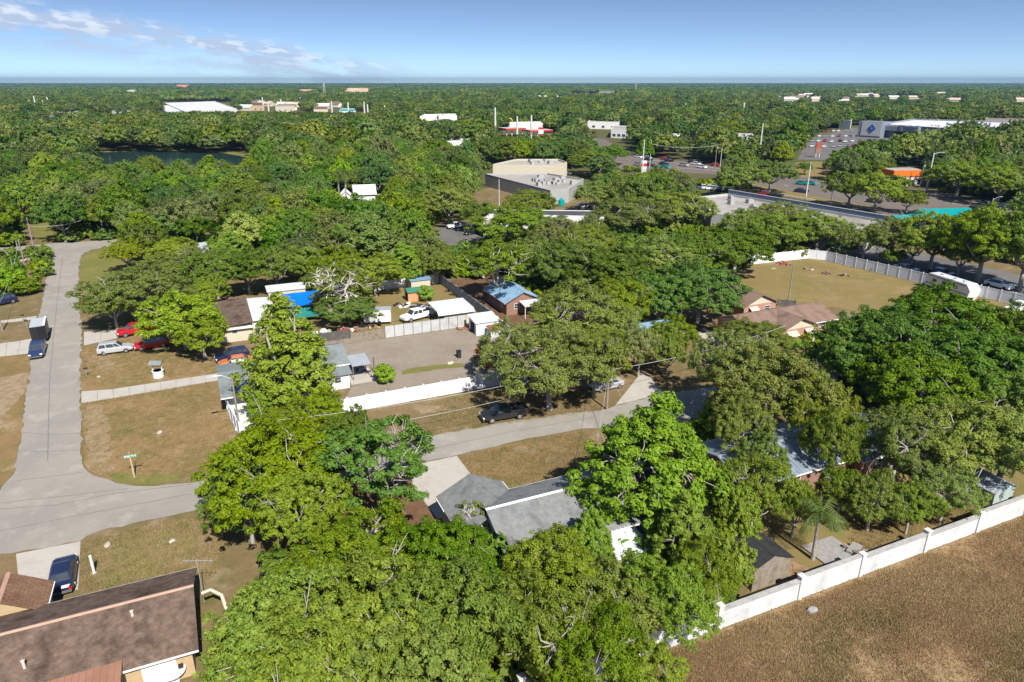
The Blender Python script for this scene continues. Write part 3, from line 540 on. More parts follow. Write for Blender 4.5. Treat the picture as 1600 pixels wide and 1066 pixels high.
# tarpaulins over frames
BT = pm('blue_tarp', (0.0, 0.13, 0.60), (0.0, 0.16, 0.68), 1, .45); GT = pm('green_tarp', (0.02, 0.17, 0.14), (0.03, 0.21, 0.17), 1, .5)
def canopy(name, corners, h, mat, label):
    P = gp(*corners); c = sum(P, Vector()) / 4; r = empty(name, (c.x, c.y, 0), 0, label, 'canopy'); mb = MB(); n = 8
    for t in (0.0, -0.03):
        base = len(mb.v)
        for i in range(n + 1):
            for j in range(n + 1):
                s, q = i / n, j / n; p = P[0].lerp(P[1], s).lerp(P[3].lerp(P[2], s), q) - c
                mb.v.append((p.x, p.y, h - .25 * math.sin(math.pi * s) * math.sin(math.pi * q) + random.uniform(-.04, .04) + t - .5 * (1 - q)))
        for i in range(n):
            for j in range(n):
                a = base + i * (n + 1) + j; mb.f.append((a, a + n + 1, a + n + 2, a + 1)); mb.mi.append(0)
    mb.build('tarp', mat, r, True)
    for k, p in enumerate(P): q = MB(); q.tube([(p.x - c.x, p.y - c.y, 0), (p.x - c.x, p.y - c.y, h - (.5 if k < 2 else 0))], .04); q.build('pole', M_GREY, r)
canopy('tarp_shelter', [(450, 497), (508, 489), (500, 473), (444, 480)], 2.4, BT, 'bright blue tarpaulin shelter beside the dead topped tree')
canopy('tarp_shelter', [(448, 507), (530, 497), (516, 486), (450, 495)], 1.3, GT, 'dark green tarpaulin lying below the blue one')
shed('shed', 8.5, 15, 127.5, 131, 2.4, 2.6, CREAM, M_WHITE, 'long flat white roof behind the blue tarpaulin', axis='mono')

# --- commercial buildings
def flat(name, top, h, label, wall=WHITE, roof=FLATR, par=.5, parm=None, units=0, seed=1, cat='shop', wins=None, drop=.5, world_pts=None):
    """flat roofed block from the outline of its roof edge; parapet all round, roof deck sunk inside it"""
    P = world_pts or [G(x, y, h) for x, y in top]
    P = [Vector((p.x, p.y, 0)) for p in P]
    if sum(a.x * b.y - b.x * a.y for a, b in zip(P, P[1:] + P[:1])) < 0: P.reverse()
    c = sum(P, Vector()) / len(P); L = [p - c for p in P]; n = len(L); r = empty(name, c, 0, label, cat)
    for i in range(n):
        a, b = L[i], L[(i + 1) % n]; d = (b - a).normalized(); inn = Vector((-d.y, d.x, 0)) * .3
        mb = MB(); mb.slab([a, b, b + inn - d * .3, a + inn + d * .3], (0, 0, h - .0)); mb.build('wall', wall, r)
        mb = MB(); mb.slab([a - inn * .1 + Vector((0, 0, h + .002)), b - inn * .1 + Vector((0, 0, h + .002)), b + inn + Vector((0, 0, h + .002)), a + inn + Vector((0, 0, h + .002))], (0, 0, .12)); mb.build('parapet_cap', parm or wall, r)
    mb = MB(); k = [p * .995 for p in L]; mb.add([(p.x, p.y, h - drop) for p in k], [tuple(range(n))]); mb.build('roof_deck', roof, r)
    rr = random.Random(seed); m = 0; tries = 0
    while m < units and tries < 400:
        tries += 1; w = [rr.random() for _ in L]; s = sum(w); p = sum((q * (a / s) for q, a in zip(L, w)), Vector()) * 1.25
        sx, sy, sz = rr.uniform(.5, 1.1), rr.uniform(.5, 1.1), rr.uniform(.6, 1.3)
        M = Matrix.Translation((p.x, p.y, 0)) @ Matrix.Rotation(UA, 4, 'Z'); u = MB(); u.box(-sx, sx, -sy, sy, h - drop + .02, h - drop + sz, M); u.box(-sx * .6, sx * .6, -sy * .6, sy * .6, h - drop + sz, h - drop + sz + .15, M); u.build('rooftop_unit', UNIT, r); m += 1
    for (e, t, z, w, hh, isdoor) in (wins or []):
        a, b = L[e], L[(e + 1) % n]; d = (b - a).normalized(); o = Vector((d.y, -d.x, 0)); p = a.lerp(b, t)
        f = MB(); f.slab([p - d * w / 2 + Vector((0, 0, z)), p + d * w / 2 + Vector((0, 0, z)), p + d * w / 2 + Vector((0, 0, z + hh)), p - d * w / 2 + Vector((0, 0, z + hh))], o * .06); q = f.build('door' if isdoor else 'window', M_GREY if isdoor else FASCIA, r)
        if not isdoor: f = MB(); w2 = w * .86; f.slab([p + o * .062 - d * w2 / 2 + Vector((0, 0, z + .12)), p + o * .062 + d * w2 / 2 + Vector((0, 0, z + .12)), p + o * .062 + d * w2 / 2 + Vector((0, 0, z + hh - .12)), p + o * .062 - d * w2 / 2 + Vector((0, 0, z + hh - .12))], o * .02); f.build('pane', GLASS, q)
    return r
flat('shop', [(758, 272), (856, 271), (912, 280), (889, 295), (860, 298)], 4.6, 'grey flat roofed shop with many rooftop units near the highway', GREYW, FLATR, units=26, seed=3, parm=LTGREY,
     wins=[(0, .25, .2, 3, 3, True), (0, .62, .2, 2.5, 3, True), (1, .3, .2, 3, 3, True)])
flat('shop', [(770, 257), (864, 258), (886, 254), (873, 249), (806, 249)], 6.5, 'tall cream walled shop with flat roof behind the grey one', CREAM, FLATR, units=5, seed=5, wins=[(0, .5, .5, 2, 2.4, True)])
r = flat('office_building', [(755, 335), (944, 339), (944, 330), (772, 328)], 6.2, 'long white two storey building with dark roof among the oaks', WHITE, R_DARK, drop=.02, cat='building', wins=[(0, t, z, 2.0, 1.3, False) for t in (.08, .2, .32, .45, .57, .7, .82, .93) for z in (1.0, 4.0)])
r = flat('strip_mall', [(1092, 308), (1137, 303), (1388, 346), (1352, 366), (1112, 334)], 4.8, 'long strip mall with grey roof and blue parapet along the highway', LTGREY, FLATR, units=14, seed=9, cat='mall', wins=[(3, t, .3, 2.2, 2.4, True) for t in (.1, .3, .5, .7, .9)] + [(3, t, .8, 2.2, 1.6, False) for t in (.2, .4, .6, .8)])
A, B = G(1137, 303, 4.8), G(1388, 346, 4.8); c = r.location; d = (B - A).normalized(); nn = Vector((-d.y, d.x, 0))
mb = MB(); mb.slab([Vector((p.x - c.x, p.y - c.y, 4.95)) for p in (A, B, B + nn * .35, A + nn * .35)], (0, 0, 1.1)); mb.build('parapet_band', BLUEW, r)
mb = MB(); mb.slab([Vector((p.x - c.x, p.y - c.y, 6.06)) for p in (A - nn * .05, B - nn * .05, B + nn * .4, A + nn * .4)], (0, 0, .12)); mb.build('parapet_trim', LTGREY, r)
def free_gable(name, a, b, z, hw, zw, zr, label, roof, wall, cat='building', ribs=0, wins=0, group=None):
    A, B = G(*a, z), G(*b, z); c = (A + B) / 2; d = B - A; r = empty(name, (c.x, c.y, 0), math.atan2(d.y, d.x), label, cat, group); L = d.length / 2
    gable(r, -L, L, -hw, hw, zw, zr, 'x', wall, roof, .5, ribs=ribs)
    for i in range(wins): win(r, -L + (i + .5) * 2 * L / wins, -hw, 1, 1.4, 1.3, 'S')
    return r
free_gable('restaurant', (1437, 328), (1513, 326), 5.6, 6.5, 3.2, 5.6, 'building with bright teal metal roof beside the highway', M_TEAL, CREAM, ribs=.6, wins=3)
free_gable('restaurant', (1397, 338), (1447, 335), 4.9, 5.5, 3.0, 4.9, 'lower teal roofed wing left of the larger teal roof', M_TEAL, CREAM, ribs=.6, wins=2)
free_gable('restaurant', (1552, 336), (1590, 334), 4.6, 3.2, 3.0, 4.6, 'small teal roof at the far right behind trees', M_TEAL, CREAM, ribs=.6)
# white gabled house in the woods
r = free_gable('house', (553, 290), (584, 289), 7.5, 4.2, 5.4, 7.5, 'white two storey house with bright metal gable roof in the woods', M_WHITE, WHITE, 'house', ribs=.6, wins=3)
gable(r, -7.5, -4.2, -2.5, 3, 4.6, 6.2, 'y', WHITE, M_WHITE, .35, ribs=.6); win(r, -5.8, -2.5, 2.8, 1, 1.2, 'S')
free_gable('house', (290, 383), (318, 380), 3.6, 3.2, 2.4, 3.6, 'small house with pale green metal roof behind the corner oak', M_GREY, WHITE, 'house', ribs=.5, wins=2)
# orange block
A, B = G(1393, 291), G(1441, 290); c = (A + B) / 2; d = B - A
r = empty('store', (c.x, c.y, 0), math.atan2(d.y, d.x), 'orange fronted store block with white base across the highway', 'store'); L = d.length / 2
ubox(r, 'wall', CREAM, -L, L, 0, 9, 0, 3.59); ubox(r, 'orange_band', ORANGE, -L - .2, L + .2, -.3, 9.2, 3.6, 5.9); ubox(r, 'roof_deck', FLATR, -L + .2, L - .2, .1, 8.8, 5.91, 5.95)
for i in range(4): win(r, -L + (i + .5) * L / 2, 0, .3, 2, 2, 'S')
# big warehouse store with the blue diamond
r = flat('warehouse_store', [(1372, 194), (1562, 205), (1680, 193), (1430, 186)], 9, 'huge slate blue warehouse store with white roof and diamond emblem', SLATE, MEMB, units=30, seed=4, cat='store', parm=LTGREY, drop=.9)
A, B = G(1343, 189.5, 11), G(1379, 191, 11); c = (A + B) / 2; d = B - A; L = d.length / 2
o = Matrix.Translation((c.x - r.location.x, c.y - r.location.y, 0)) @ Matrix.Rotation(math.atan2(d.y, d.x), 4, 'Z')
mb = MB(); mb.box(-L, L, 0, 14, 0, 11, o); mb.build('entrance_block', SLATE, r)
mb = MB(); mb.box(-L * .72, L * .98, -.25, -.01, 1.2, 10.6, o); mb.build('entrance_panel', LTGREY, r)
em = MB(); em.slab([o @ Vector(p) for p in ((1.5, -.3, 3.2), (4.4, -.3, 6.3), (1.5, -.3, 9.4), (-1.4, -.3, 6.3))], o.to_3x3() @ Vector((0, -.25, 0))); e = em.build('emblem', NAVY, r)
em = MB(); em.slab([o @ Vector(p) for p in ((1.5, -.56, 4.9), (2.8, -.56, 6.3), (1.5, -.56, 7.7), (.2, -.56, 6.3))], o.to_3x3() @ Vector((0, -.12, 0))); em.build('emblem_centre', pm('emblem_blue', (.06, .16, .45), rough=.5), e)
A2, B2 = G(1372, 194, 9), G(1562, 205, 9); d2 = (B2 - A2).normalized(); o2 = Vector((d2.y, -d2.x, 0))
for i, t in enumerate((.22, .3, .64, .7)):
    p = A2.lerp(B2, t) - r.location; mb = MB(); q = Vector((p.x, p.y, .1)); mb.slab([q - d2 * 5, q + d2 * 5, q + d2 * 5 + Vector((0, 0, 4.6)), q - d2 * 5 + Vector((0, 0, 4.6))], o2 * .1); mb.build('entrance', DARK, r)
for i, t in enumerate((.17, .3)):
    p = A2.lerp(B2, t) - r.location; mb = MB(); q = Vector((p.x, p.y, 5.2)); mb.slab([q - d2 * 8, q + d2 * 8, q + d2 * 8 + o2 * 3, q - d2 * 8 + o2 * 3], (0, 0, 3.4)); mb.build('entrance_canopy', LTGREY if i == 0 else SLATE, r)
# filling station canopies, white arched roof, sign
def canopy_station(a, b, z, dep, label):
    A, B = G(*a, z), G(*b, z); c = (A + B) / 2; d = B - A; L = d.length / 2; r = empty('station_canopy', (c.x, c.y, 0), math.atan2(d.y, d.x), label, 'canopy')
    ubox(r, 'fascia', REDP, -L, L, 0, dep, z - 1.0, z); ubox(r, 'roof_deck', LTGREY, -L + .1, L - .1, .1, dep - .1, z + .005, z + .06)
    for ax in (-.8, -.27, .27, .8):
        for ay in (.2, .8): ubox(r, 'column', WHITE, ax * L - .25, ax * L + .25, ay * dep - .25, ay * dep + .25, 0, z - 1.01)
canopy_station((791, 201), (822, 200), 6, 14, 'red fuel station canopy, the longer one, left of the red sign'); canopy_station((829, 204), (864, 203), 5.5, 12, 'red fuel station canopy behind the red and white sign')
flat('shop', [(795, 191), (848, 190), (850, 186), (798, 187)], 6, 'white flat shop behind the red fuel canopies', WHITE, MEMB, cat='shop')
A = G(797, 203); r = empty('arch_sign', A, 0, 'yellow arched sign post in front of the white shop', 'sign'); mb = MB(); mb.tube([(0, 0, 0), (0, 0, 7)], .3); mb.build('post', WHITE, r)
mb = MB(); mb.tube([(-2 + 4 * i / 12, 0, 7 + 2.4 * math.sin(math.pi * i / 12)) for i in range(13)], .35, 8); mb.build('arch', YEL, r)
def pylon(px, base, top, w, label, cols):
    A = G(px, base); h = height_at(A, top); r = empty('pylon_sign', A, 0, label, 'sign')
    for s in (-1, 1): ubox(r, 'post', WHITE, s * w * .3 - .12, s * w * .3 + .12, -.12, .12, 0, h * .62)
    z = h * .3; k = (h - z) / len(cols)
    for i, m in enumerate(cols): ubox(r, 'sign_panel', m, -w / 2, w / 2, -.35, .35, z + i * k + .04, z + (i + 1) * k - .04)
pylon(845, 219, 199, 3.6, 'red and white pylon sign between the fuel canopies', [REDP, WHITE, WHITE, REDP]); pylon(1005, 277, 251, 2.2, 'white and red shop sign at the highway edge', [LTGREY, WHITE, REDP, WHITE])
pylon(1277, 246, 223, 3.0, 'dark red monument sign by the store parking lot', [BRICK, M_RED])
# far blocks
FAR = [([(257, 161), (336, 158.5), (370, 170), (288, 174)], 8, 'large white flat roofed store far left', WHITE, MEMB), ([(248, 167), (262, 164), (288, 173), (262, 176)], 7, 'white flat wing left of the large far store', WHITE, MEMB),
       ([(656, 182), (714, 181), (712, 178), (662, 179)], 8, 'white block building far beyond the middle woods', WHITE, MEMB), ([(28, 185), (95, 178), (98, 174), (40, 176)], 6, 'long flat brown roof at the far left edge', CREAM, R_TAN),
       ([(85, 174), (124, 174), (124, 171), (88, 171)], 6, 'flat brown grey roof in the far left woods, the shorter one', GREYW, R_BROWN), ([(150, 173), (205, 173), (203, 170), (152, 170)], 6, 'flat brown grey roof in the far left woods, the longer one', GREYW, R_BROWN),
       ([(532, 138), (575, 138), (586, 135), (540, 134.5)], 14, 'distant tan building on the skyline left of centre', pm('far_tan', (.55, .36, .24), rough=.9), R_TAN), ([(466, 140), (494, 140), (494, 138), (468, 138)], 8, 'distant low tan building left of the lattice mast', pm('far_tan', (.55, .36, .24)), R_TAN),
       ([(545, 140.5), (560, 140.5), (560, 138.6), (547, 138.6)], 9, 'distant cream block below the tan skyline building', CREAM, MEMB), ([(645, 143), (665, 143), (664, 141), (647, 141)], 7, 'distant pale roof above the middle woods', WHITE, MEMB),
       ([(836, 149.5), (880, 149), (878, 147), (842, 147.5)], 7, 'long distant white roof above the fuel station', WHITE, MEMB), ([(806, 151), (822, 148), (818, 147), (806, 149.5)], 7, 'small distant white roof above the fuel station', WHITE, MEMB),
       ([(976, 164), (1002, 165), (1002, 161.5), (980, 161)], 7, 'distant shop with blue and white roof above the highway', WHITE, MEMB), ([(890, 142), (968, 143), (968, 141), (892, 140.5)], 7, 'thin distant row of white roofs right of centre', WHITE, MEMB),
       ([(918, 190), (968, 191), (966, 186), (925, 186)], 6, 'white flat roofed building half hidden right of the fuel station', WHITE, FLATR), ([(955, 202), (980, 203), (982, 197), (958, 196)], 6, 'white building under the dark oaks by the highway bend', WHITE, FLATR),
       ([(430, 167), (460, 166), (458, 162), (434, 162)], 7, 'far tan shop in the row left of centre', CREAM, FLATR), ([(385, 165), (412, 165), (410, 160), (388, 160)], 7, 'far brown roofed shop beside the large white store', TAN, R_BROWN), ([(490, 171), (512, 171), (512, 166), (492, 166)], 7, 'far reddish roofed shop in the row left of centre', CREAM, R_RUST),
       ([(530, 174), (556, 174), (554, 170), (532, 170)], 6, 'far teal and white shop in the row left of centre', WHITE, M_TEAL), ([(192, 142), (222, 142), (220, 140), (196, 140)], 7, 'distant white roof on the left horizon', WHITE, MEMB), ([(276, 133), (296, 133), (294, 131), (280, 131)], 18, 'distant orange building on the left horizon', pm('far_orange', (.55, .25, .12), rough=.9), R_TAN),
       ([(1312, 188), (1330, 189), (1334, 180), (1318, 179)], 7, 'white gabled building left of the warehouse store', WHITE, MEMB), ([(1050, 209), (1090, 208), (1090, 206), (1052, 206)], 5, 'low white wall roof in the woods beyond the highway', WHITE, MEMB), ([(1150, 208), (1180, 209), (1180, 206.5), (1152, 206)], 5, 'low white roof right of the lime tree beyond the highway', WHITE, MEMB),
       ([(1540, 185), (1640, 188), (1640, 180), (1552, 179)], 8, 'brown hipped roof at the far right behind the warehouse store', CREAM, R_TAN), ([(520, 222), (545, 226), (545, 219), (522, 217)], 5, 'cream cottage roof in the woods above the palm', CREAM, MEMB), ([(695, 222), (735, 222), (733, 217), (698, 217)], 5, 'white roofs among the trees above the cream shop', WHITE, MEMB)]
for i, (o_, h, lab, w_, rf) in enumerate(FAR): flat('far_building', o_, h, lab, w_, rf, cat='building', units=3 if h > 6 and i < 3 else 0, seed=i, wins=[(0, t, 1, 3, 2, False) for t in (.2, .5, .8)] if i < 20 else None)
ORDN = ['first', 'second', 'third', 'fourth', 'fifth', 'sixth', 'seventh', 'eighth', 'ninth', 'tenth', 'eleventh', 'twelfth', 'thirteenth', 'fourteenth', 'fifteenth', 'sixteenth', 'seventeenth', 'eighteenth', 'nineteenth', 'twentieth'] + ['twenty ' + q for q in ('first', 'second', 'third', 'fourth', 'fifth', 'sixth', 'seventh', 'eighth', 'ninth')] + ['thirtieth'] + ['thirty ' + q for q in ('first', 'second', 'third', 'fourth', 'fifth')]
rr = random.Random(12); FARXY = sorted((rr.uniform(1210, 1600), rr.uniform(146, 160)) for _ in range(26)) + sorted((rr.uniform(380, 560), rr.uniform(159, 176)) for _ in range(8))
for i in range(34):
    px_, py_ = FARXY[i]; A = G(px_, py_)
    r = empty('far_house', A, rr.uniform(-.6, .6), f'house in the distant suburb on the right, {ORDN[i]} from its left end' if i < 26 else f'pale building in the distant shopping strip, {ORDN[i - 26]} from the left', 'house', 'far suburb houses' if i < 26 else 'far roadside shops')
    gable(r, -11, 11, -7, 7, 4.5, 8, 'x', CREAM if i % 3 else WHITE, (R_TAN, pm('pale_tile', (.45, .34, .26), (.5, .39, .3), .5, .9), M_WHITE)[i % 3], .6)

# ================================================================== fences and walls
VINYL = pm('white_vinyl', (0.64, 0.65, 0.67), (0.60, 0.61, 0.63), .5, .45); PANEL = pm('grey_panel', (0.42, 0.43, 0.43), (0.36, 0.37, 0.37), .9, .6, c3=(0.30, 0.285, 0.26), s3=.8)
STUCCO = pm('white_stucco', (0.55, 0.55, 0.545), (0.50, 0.50, 0.49), 2, .8, c3=(0.36, 0.36, 0.35), s3=.7, thr3=(.44, .72)); COPE = pm('weathered_coping', (0.36, 0.35, 0.33), (0.26, 0.255, 0.24), 3, .9); DKFENCE = pm('dark_fence', (0.07, 0.065, 0.06), (0.11, 0.10, 0.09), 2, .8); BLUEG = pm('blue_grey_fence', (0.22, 0.25, 0.28), (0.27, 0.30, 0.33), 1, .7)
def fence(name, pts, h, panel, post, label, span=2.4, t=.05, pw=.07, ph=.12, cat='fence', boards=0, gap=.0):
    o = pts[0]; r = empty(name, (o.x, o.y, 0), 0, label, cat); rr = random.Random(len(label))
    for s, (a, b) in enumerate(zip(pts, pts[1:])):
        d = b - a; L = d.length; k = max(1, round(L / span)); d.normalize(); nn = Vector((-d.y, d.x, 0)); ang = math.atan2(d.y, d.x)
        for i in range(k + 1):
            if i == k and s < len(pts) - 2: continue
            p = a + d * (L * i / k) - o; M = Matrix.Translation((p.x, p.y, 0)) @ Matrix.Rotation(ang, 4, 'Z'); mb = MB(); mb.box(-pw, pw, -pw, pw, 0, h + ph, M)
            if cat != 'x': mb.add([M @ Vector(v) for v in ((-pw * 1.3, -pw * 1.3, h + ph + .002), (pw * 1.3, -pw * 1.3, h + ph + .002), (pw * 1.3, pw * 1.3, h + ph + .002), (-pw * 1.3, pw * 1.3, h + ph + .002), (0, 0, h + ph + .08))], [(0, 1, 4), (1, 2, 4), (2, 3, 4), (3, 0, 4), (3, 2, 1, 0)])
            mb.build('post', post, r)
        for i in range(k):
            x0, x1 = L * i / k + pw + .004, L * (i + 1) / k - pw - .004; p = a - o; M = Matrix.Translation((p.x, p.y, 0)) @ Matrix.Rotation(ang, 4, 'Z')
            if boards:
                q = int((x1 - x0) / boards); w = (x1 - x0) / q
                for j in range(q): mb = MB(); mb.box(x0 + j * w + .008, x0 + (j + 1) * w - .008, -.012 + rr.uniform(-.01, .01), .012, .03, h + rr.uniform(-.06, .05), M); mb.build('board', panel, r)
                mb = MB(); mb.box(x0, x1, .02, .06, h * .75, h * .75 + .09, M); mb.build('rail', panel, r)
            else:
                mb = MB(); mb.box(x0, x1, -t / 2, t / 2, .06, h - .1, M); mb.box(x0, x1, -t * .9, t * .9, h - .098, h, M); mb.box(x0, x1, -t * .9, t * .9, .03, .058, M); mb.build('panel', panel, r)
    return r
fence('vinyl_fence', [UV(3, 78), UV(36.8, 78)], 1.9, VINYL, VINYL, 'long white vinyl fence between the gravel yard and the street')
fence('vinyl_fence', [UV(-1.0, 88), UV(-.6, 82), UV(.2, 76.6), UV(1.6, 76.4)], 1.8, VINYL, VINYL, 'short white fence at the edge of the vacant lot', 1.9)
fence('vinyl_fence', [G(1168, 414), G(1262, 404), G(1290, 407), G(1540, 466), G(1700, 503)], 2.1, VINYL, VINYL, 'long white vinyl fence round the open pasture', 2.4)
fence('panel_fence', [UV(23.4, 102), UV(37.0, 102)], 1.95, PANEL, DKFENCE, 'grey metal panel fence at the back of the gravel yard', 1.55, .04, .04, .06)
fence('board_fence', [UV(18.0, 101.6), UV(23.3, 102)], 1.7, WOOD, WOOD, 'weathered wooden board fence left of the grey panels', 1.8, boards=.16, ph=.02)
fence('board_fence', [UV(11.6, 101.6), UV(17.9, 101.5)], 1.0, WOOD, WOOD, 'low weathered board fence in front of the dark fence', 1.8, boards=.16, ph=.02)
fence('dark_fence', [UV(12.5, 103.6), UV(18.2, 103.4)], 1.7, DKFENCE, DKFENCE, 'dark wooden fence left of the weathered boards', 1.8, ph=.02)
fence('vinyl_fence', [UV(21, 129), UV(41, 129)], 1.9, VINYL, VINYL, 'white fence along the far side of the back yard', 2.2)
fence('panel_fence', [UV(41.4, 129), UV(41.7, 102)], 1.9, BLUEG, BLUEG, 'blue grey fence running back along the right of the yard', 2.4)
fence('vinyl_fence', [UV(41.7, 101.6), UV(41.3, 91), UV(37.2, 84), UV(37.0, 78.4)], 1.8, VINYL, VINYL, 'white fence down the right edge of the gravel yard', 2.2)
fence('white_gate', [G(1530, 461), G(1520, 470)], 1.9, VINYL, VINYL, 'white gate panel between the caravan and the pasture fence', 2.0, cat='gate')
fence('rail_fence', [G(1214, 478), G(1242, 480)], 1.2, DKFENCE, DKFENCE, 'dark rail fence beside the rear pink house', 1.4)
# stuccoed boundary wall in stepped bays
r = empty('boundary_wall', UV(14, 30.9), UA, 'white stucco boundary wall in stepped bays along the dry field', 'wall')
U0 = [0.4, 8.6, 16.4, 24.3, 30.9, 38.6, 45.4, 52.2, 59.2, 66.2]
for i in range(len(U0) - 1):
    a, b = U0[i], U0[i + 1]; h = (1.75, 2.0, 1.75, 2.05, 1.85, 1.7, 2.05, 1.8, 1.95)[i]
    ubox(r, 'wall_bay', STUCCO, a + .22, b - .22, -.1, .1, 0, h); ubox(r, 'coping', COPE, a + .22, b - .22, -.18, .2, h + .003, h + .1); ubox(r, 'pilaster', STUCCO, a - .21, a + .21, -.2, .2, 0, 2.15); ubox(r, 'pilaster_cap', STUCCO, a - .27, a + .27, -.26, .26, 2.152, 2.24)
    if h < 1.95: ubox(r, 'painted_shadow_line', pm('shadow_line_paint', (.25, .25, .25), rough=.9), a + .22, b - .22, -.112, -.102, h - .16, h - .09)  # shadow line of the recess under the coping, painted as a dark strip
# ================================================================== vehicles
TYRE = pm('tyre_rubber', (0.02, 0.02, 0.02), rough=.9); RIM = pm('wheel_rim', (0.45, 0.45, 0.46), rough=.35, metal=.8); LAMP = pm('headlamp', (0.75, 0.75, 0.72), rough=.15); TAIL = pm('tail_lamp', (0.35, 0.01, 0.01), rough=.25); CHROME = pm('bumper', (0.10, 0.10, 0.105), rough=.5)
def paint(n, c):
    m = pm('car_' + n, c, tuple(x * .96 for x in c), 2, .28, spec=.6); m.node_tree.nodes['Principled BSDF'].inputs['Coat Weight'].default_value = .6; return m
SPEC = {'sedan': dict(L=4.7, W=1.82, st=[(-2.35, .55, .78, .68), (-2.2, .32, .95, .84), (-1.4, .25, 1.0, .9), (-.5, .22, .97, .91), (.8, .22, .96, .91), (1.2, .24, .94, .9), (1.9, .27, .86, .87), (2.25, .32, .74, .78), (2.35, .45, .66, .66)], cab=[(-1.75, -1.05, .55, 1.15)], z=(.96, 1.43), wh=.33, ax=(-1.4, 1.42)),
        'suv': dict(L=4.7, W=1.88, st=[(-2.35, .5, .95, .78), (-2.28, .34, 1.08, .9), (-1.4, .28, 1.08, .94), (0, .27, 1.06, .95), (1.0, .28, 1.06, .94), (1.5, .3, 1.02, .92), (2.2, .34, .92, .85), (2.35, .5, .8, .74)], cab=[(-2.25, -1.95, .35, 1.1)], z=(1.06, 1.72), wh=.37, ax=(-1.42, 1.45)),
        'pickup': dict(L=5.6, W=1.95, st=[(-2.8, .5, 1.0, .9), (-2.75, .42, 1.12, .95), (-.75, .38, 1.12, .96), (.2, .36, 1.12, .97), (1.35, .36, 1.1, .96), (2.4, .4, 1.04, .92), (2.78, .5, .9, .82)], cab=[(-.75, -.6, .85, 1.5)], z=(1.11, 1.82), wh=.40, ax=(-1.75, 1.75))}
def vehicle(kind, at, front, col, label, group=None, name=None, scale=1.0, roofm=None, yaw=None):
    s = SPEC[kind]; A = G(*at); d = G(*front) - A; rz = math.atan2(d.y, d.x) if yaw is None else yaw
    r = empty(name or {'sedan': 'car', 'suv': 'suv', 'pickup': 'pickup_truck'}[kind], (A.x, A.y, .03), rz, label, {'sedan': 'car', 'suv': 'suv', 'pickup': 'truck'}[kind], group); r.scale = (scale,) * 3
    mb = MB(); n = 10
    for x, zb, zt, hw in s['st']:
        for y, z in ((-hw * .86, zb), (-hw, zb + .12), (-hw * 1.0, zb + (zt - zb) * .6), (-hw * .97, zt - .07), (-hw * .86, zt), (hw * .86, zt), (hw * .97, zt - .07), (hw, zb + (zt - zb) * .6), (hw, zb + .12), (hw * .86, zb)): mb.v.append((x, y, z))
    m = len(s['st'])
    for i in range(m - 1):
        for k in range(n): mb.f.append((i * n + k, (i + 1) * n + k, (i + 1) * n + (k + 1) % n, i * n + (k + 1) % n)); mb.mi.append(0)
    mb.f += [tuple(range(n)), tuple(reversed(range((m - 1) * n, m * n)))]; mb.mi += [0, 0]
    mb.build('body', col, r, False)
    xb0, xt0, xt1, xb1 = s['cab'][0]; z0, z1 = s['z']; wb, wt = s['W'] / 2 * .9, s['W'] / 2 * .72; z0 -= .02
    c = MB(); V = [(xb0, -wb, z0), (xb1, -wb, z0), (xb1, wb, z0), (xb0, wb, z0), (xt0, -wt, z1 - .05), (xt1, -wt, z1 - .05), (xt1, wt, z1 - .05), (xt0, wt, z1 - .05), (xt0 + .12, -wt + .1, z1), (xt1 - .15, -wt + .1, z1), (xt1 - .15, wt - .1, z1), (xt0 + .12, wt - .1, z1)]
    c.add(V, [(0, 1, 5, 4), (1, 2, 6, 5), (2, 3, 7, 6), (3, 0, 4, 7), (4, 5, 9, 8), (5, 6, 10, 9), (6, 7, 11, 10), (7, 4, 8, 11), (8, 9, 10, 11)]); c.build('cabin', roofm or col, r)
    def glass(q, f0, f1, g0, g1, name):
        P = [Vector(V[i]) for i in q]; B = lambda f, g: P[0].lerp(P[1], f).lerp(P[3].lerp(P[2], f), g); nn = (P[1] - P[0]).cross(P[3] - P[0]).normalized()
        mb = MB(); mb.slab([B(f0, g0) + nn * .004, B(f1, g0) + nn * .004, B(f1, g1) + nn * .004, B(f0, g1) + nn * .004], nn * .012); mb.build(name, GLASS, r)
    glass((1, 2, 6, 5), .05, .95, .12, .95, 'windshield'); glass((3, 0, 4, 7), .08, .92, .15, .93, 'rear_window')
    k = .5 if kind != 'suv' else .36
    for q in ((0, 1, 5, 4), (2, 3, 7, 6)):
        glass(q, .05, k - .02, .15, .92, 'side_window'); glass(q, k + .02, .72 if kind == 'suv' else .93, .15, .92, 'side_window')
        if kind == 'suv': glass(q, .75, .95, .15, .92, 'side_window')
    for ax in s['ax']:
        for sy in (-1, 1):
            w = MB(); y = sy * (s['W'] / 2 - .11); w.tube([(ax, y - .11, s['wh']), (ax, y + .11, s['wh'])], s['wh'], 16); t = w.build('wheel', TYRE, r)
            w = MB(); w.tube([(ax, y + sy * .1, s['wh']), (ax, y + sy * .125, s['wh'])], s['wh'] * .62, 12); w.build('rim', RIM, t)
    xf, xr = s['st'][-1][0], s['st'][0][0]; zl = s['st'][-1][2] - .12; zt = s['st'][0][2] - .08
    for sy in (-1, 1):
        w = MB(); w.box(xf - .12, xf + .03, sy * s['W'] * .36 - .16, sy * s['W'] * .36 + .16, zl - .07, zl + .08); w.build('headlight', LAMP, r)
        w = MB(); w.box(xr - .03, xr + .1, sy * s['W'] * .38 - .12, sy * s['W'] * .38 + .12, zt - .12, zt + .06); w.build('taillight', TAIL, r)
    for x in (xf, xr): w = MB(); w.box(x - .08, x + .05, -s['W'] * .42, s['W'] * .42, .36, .52); w.build('bumper', CHROME, r)
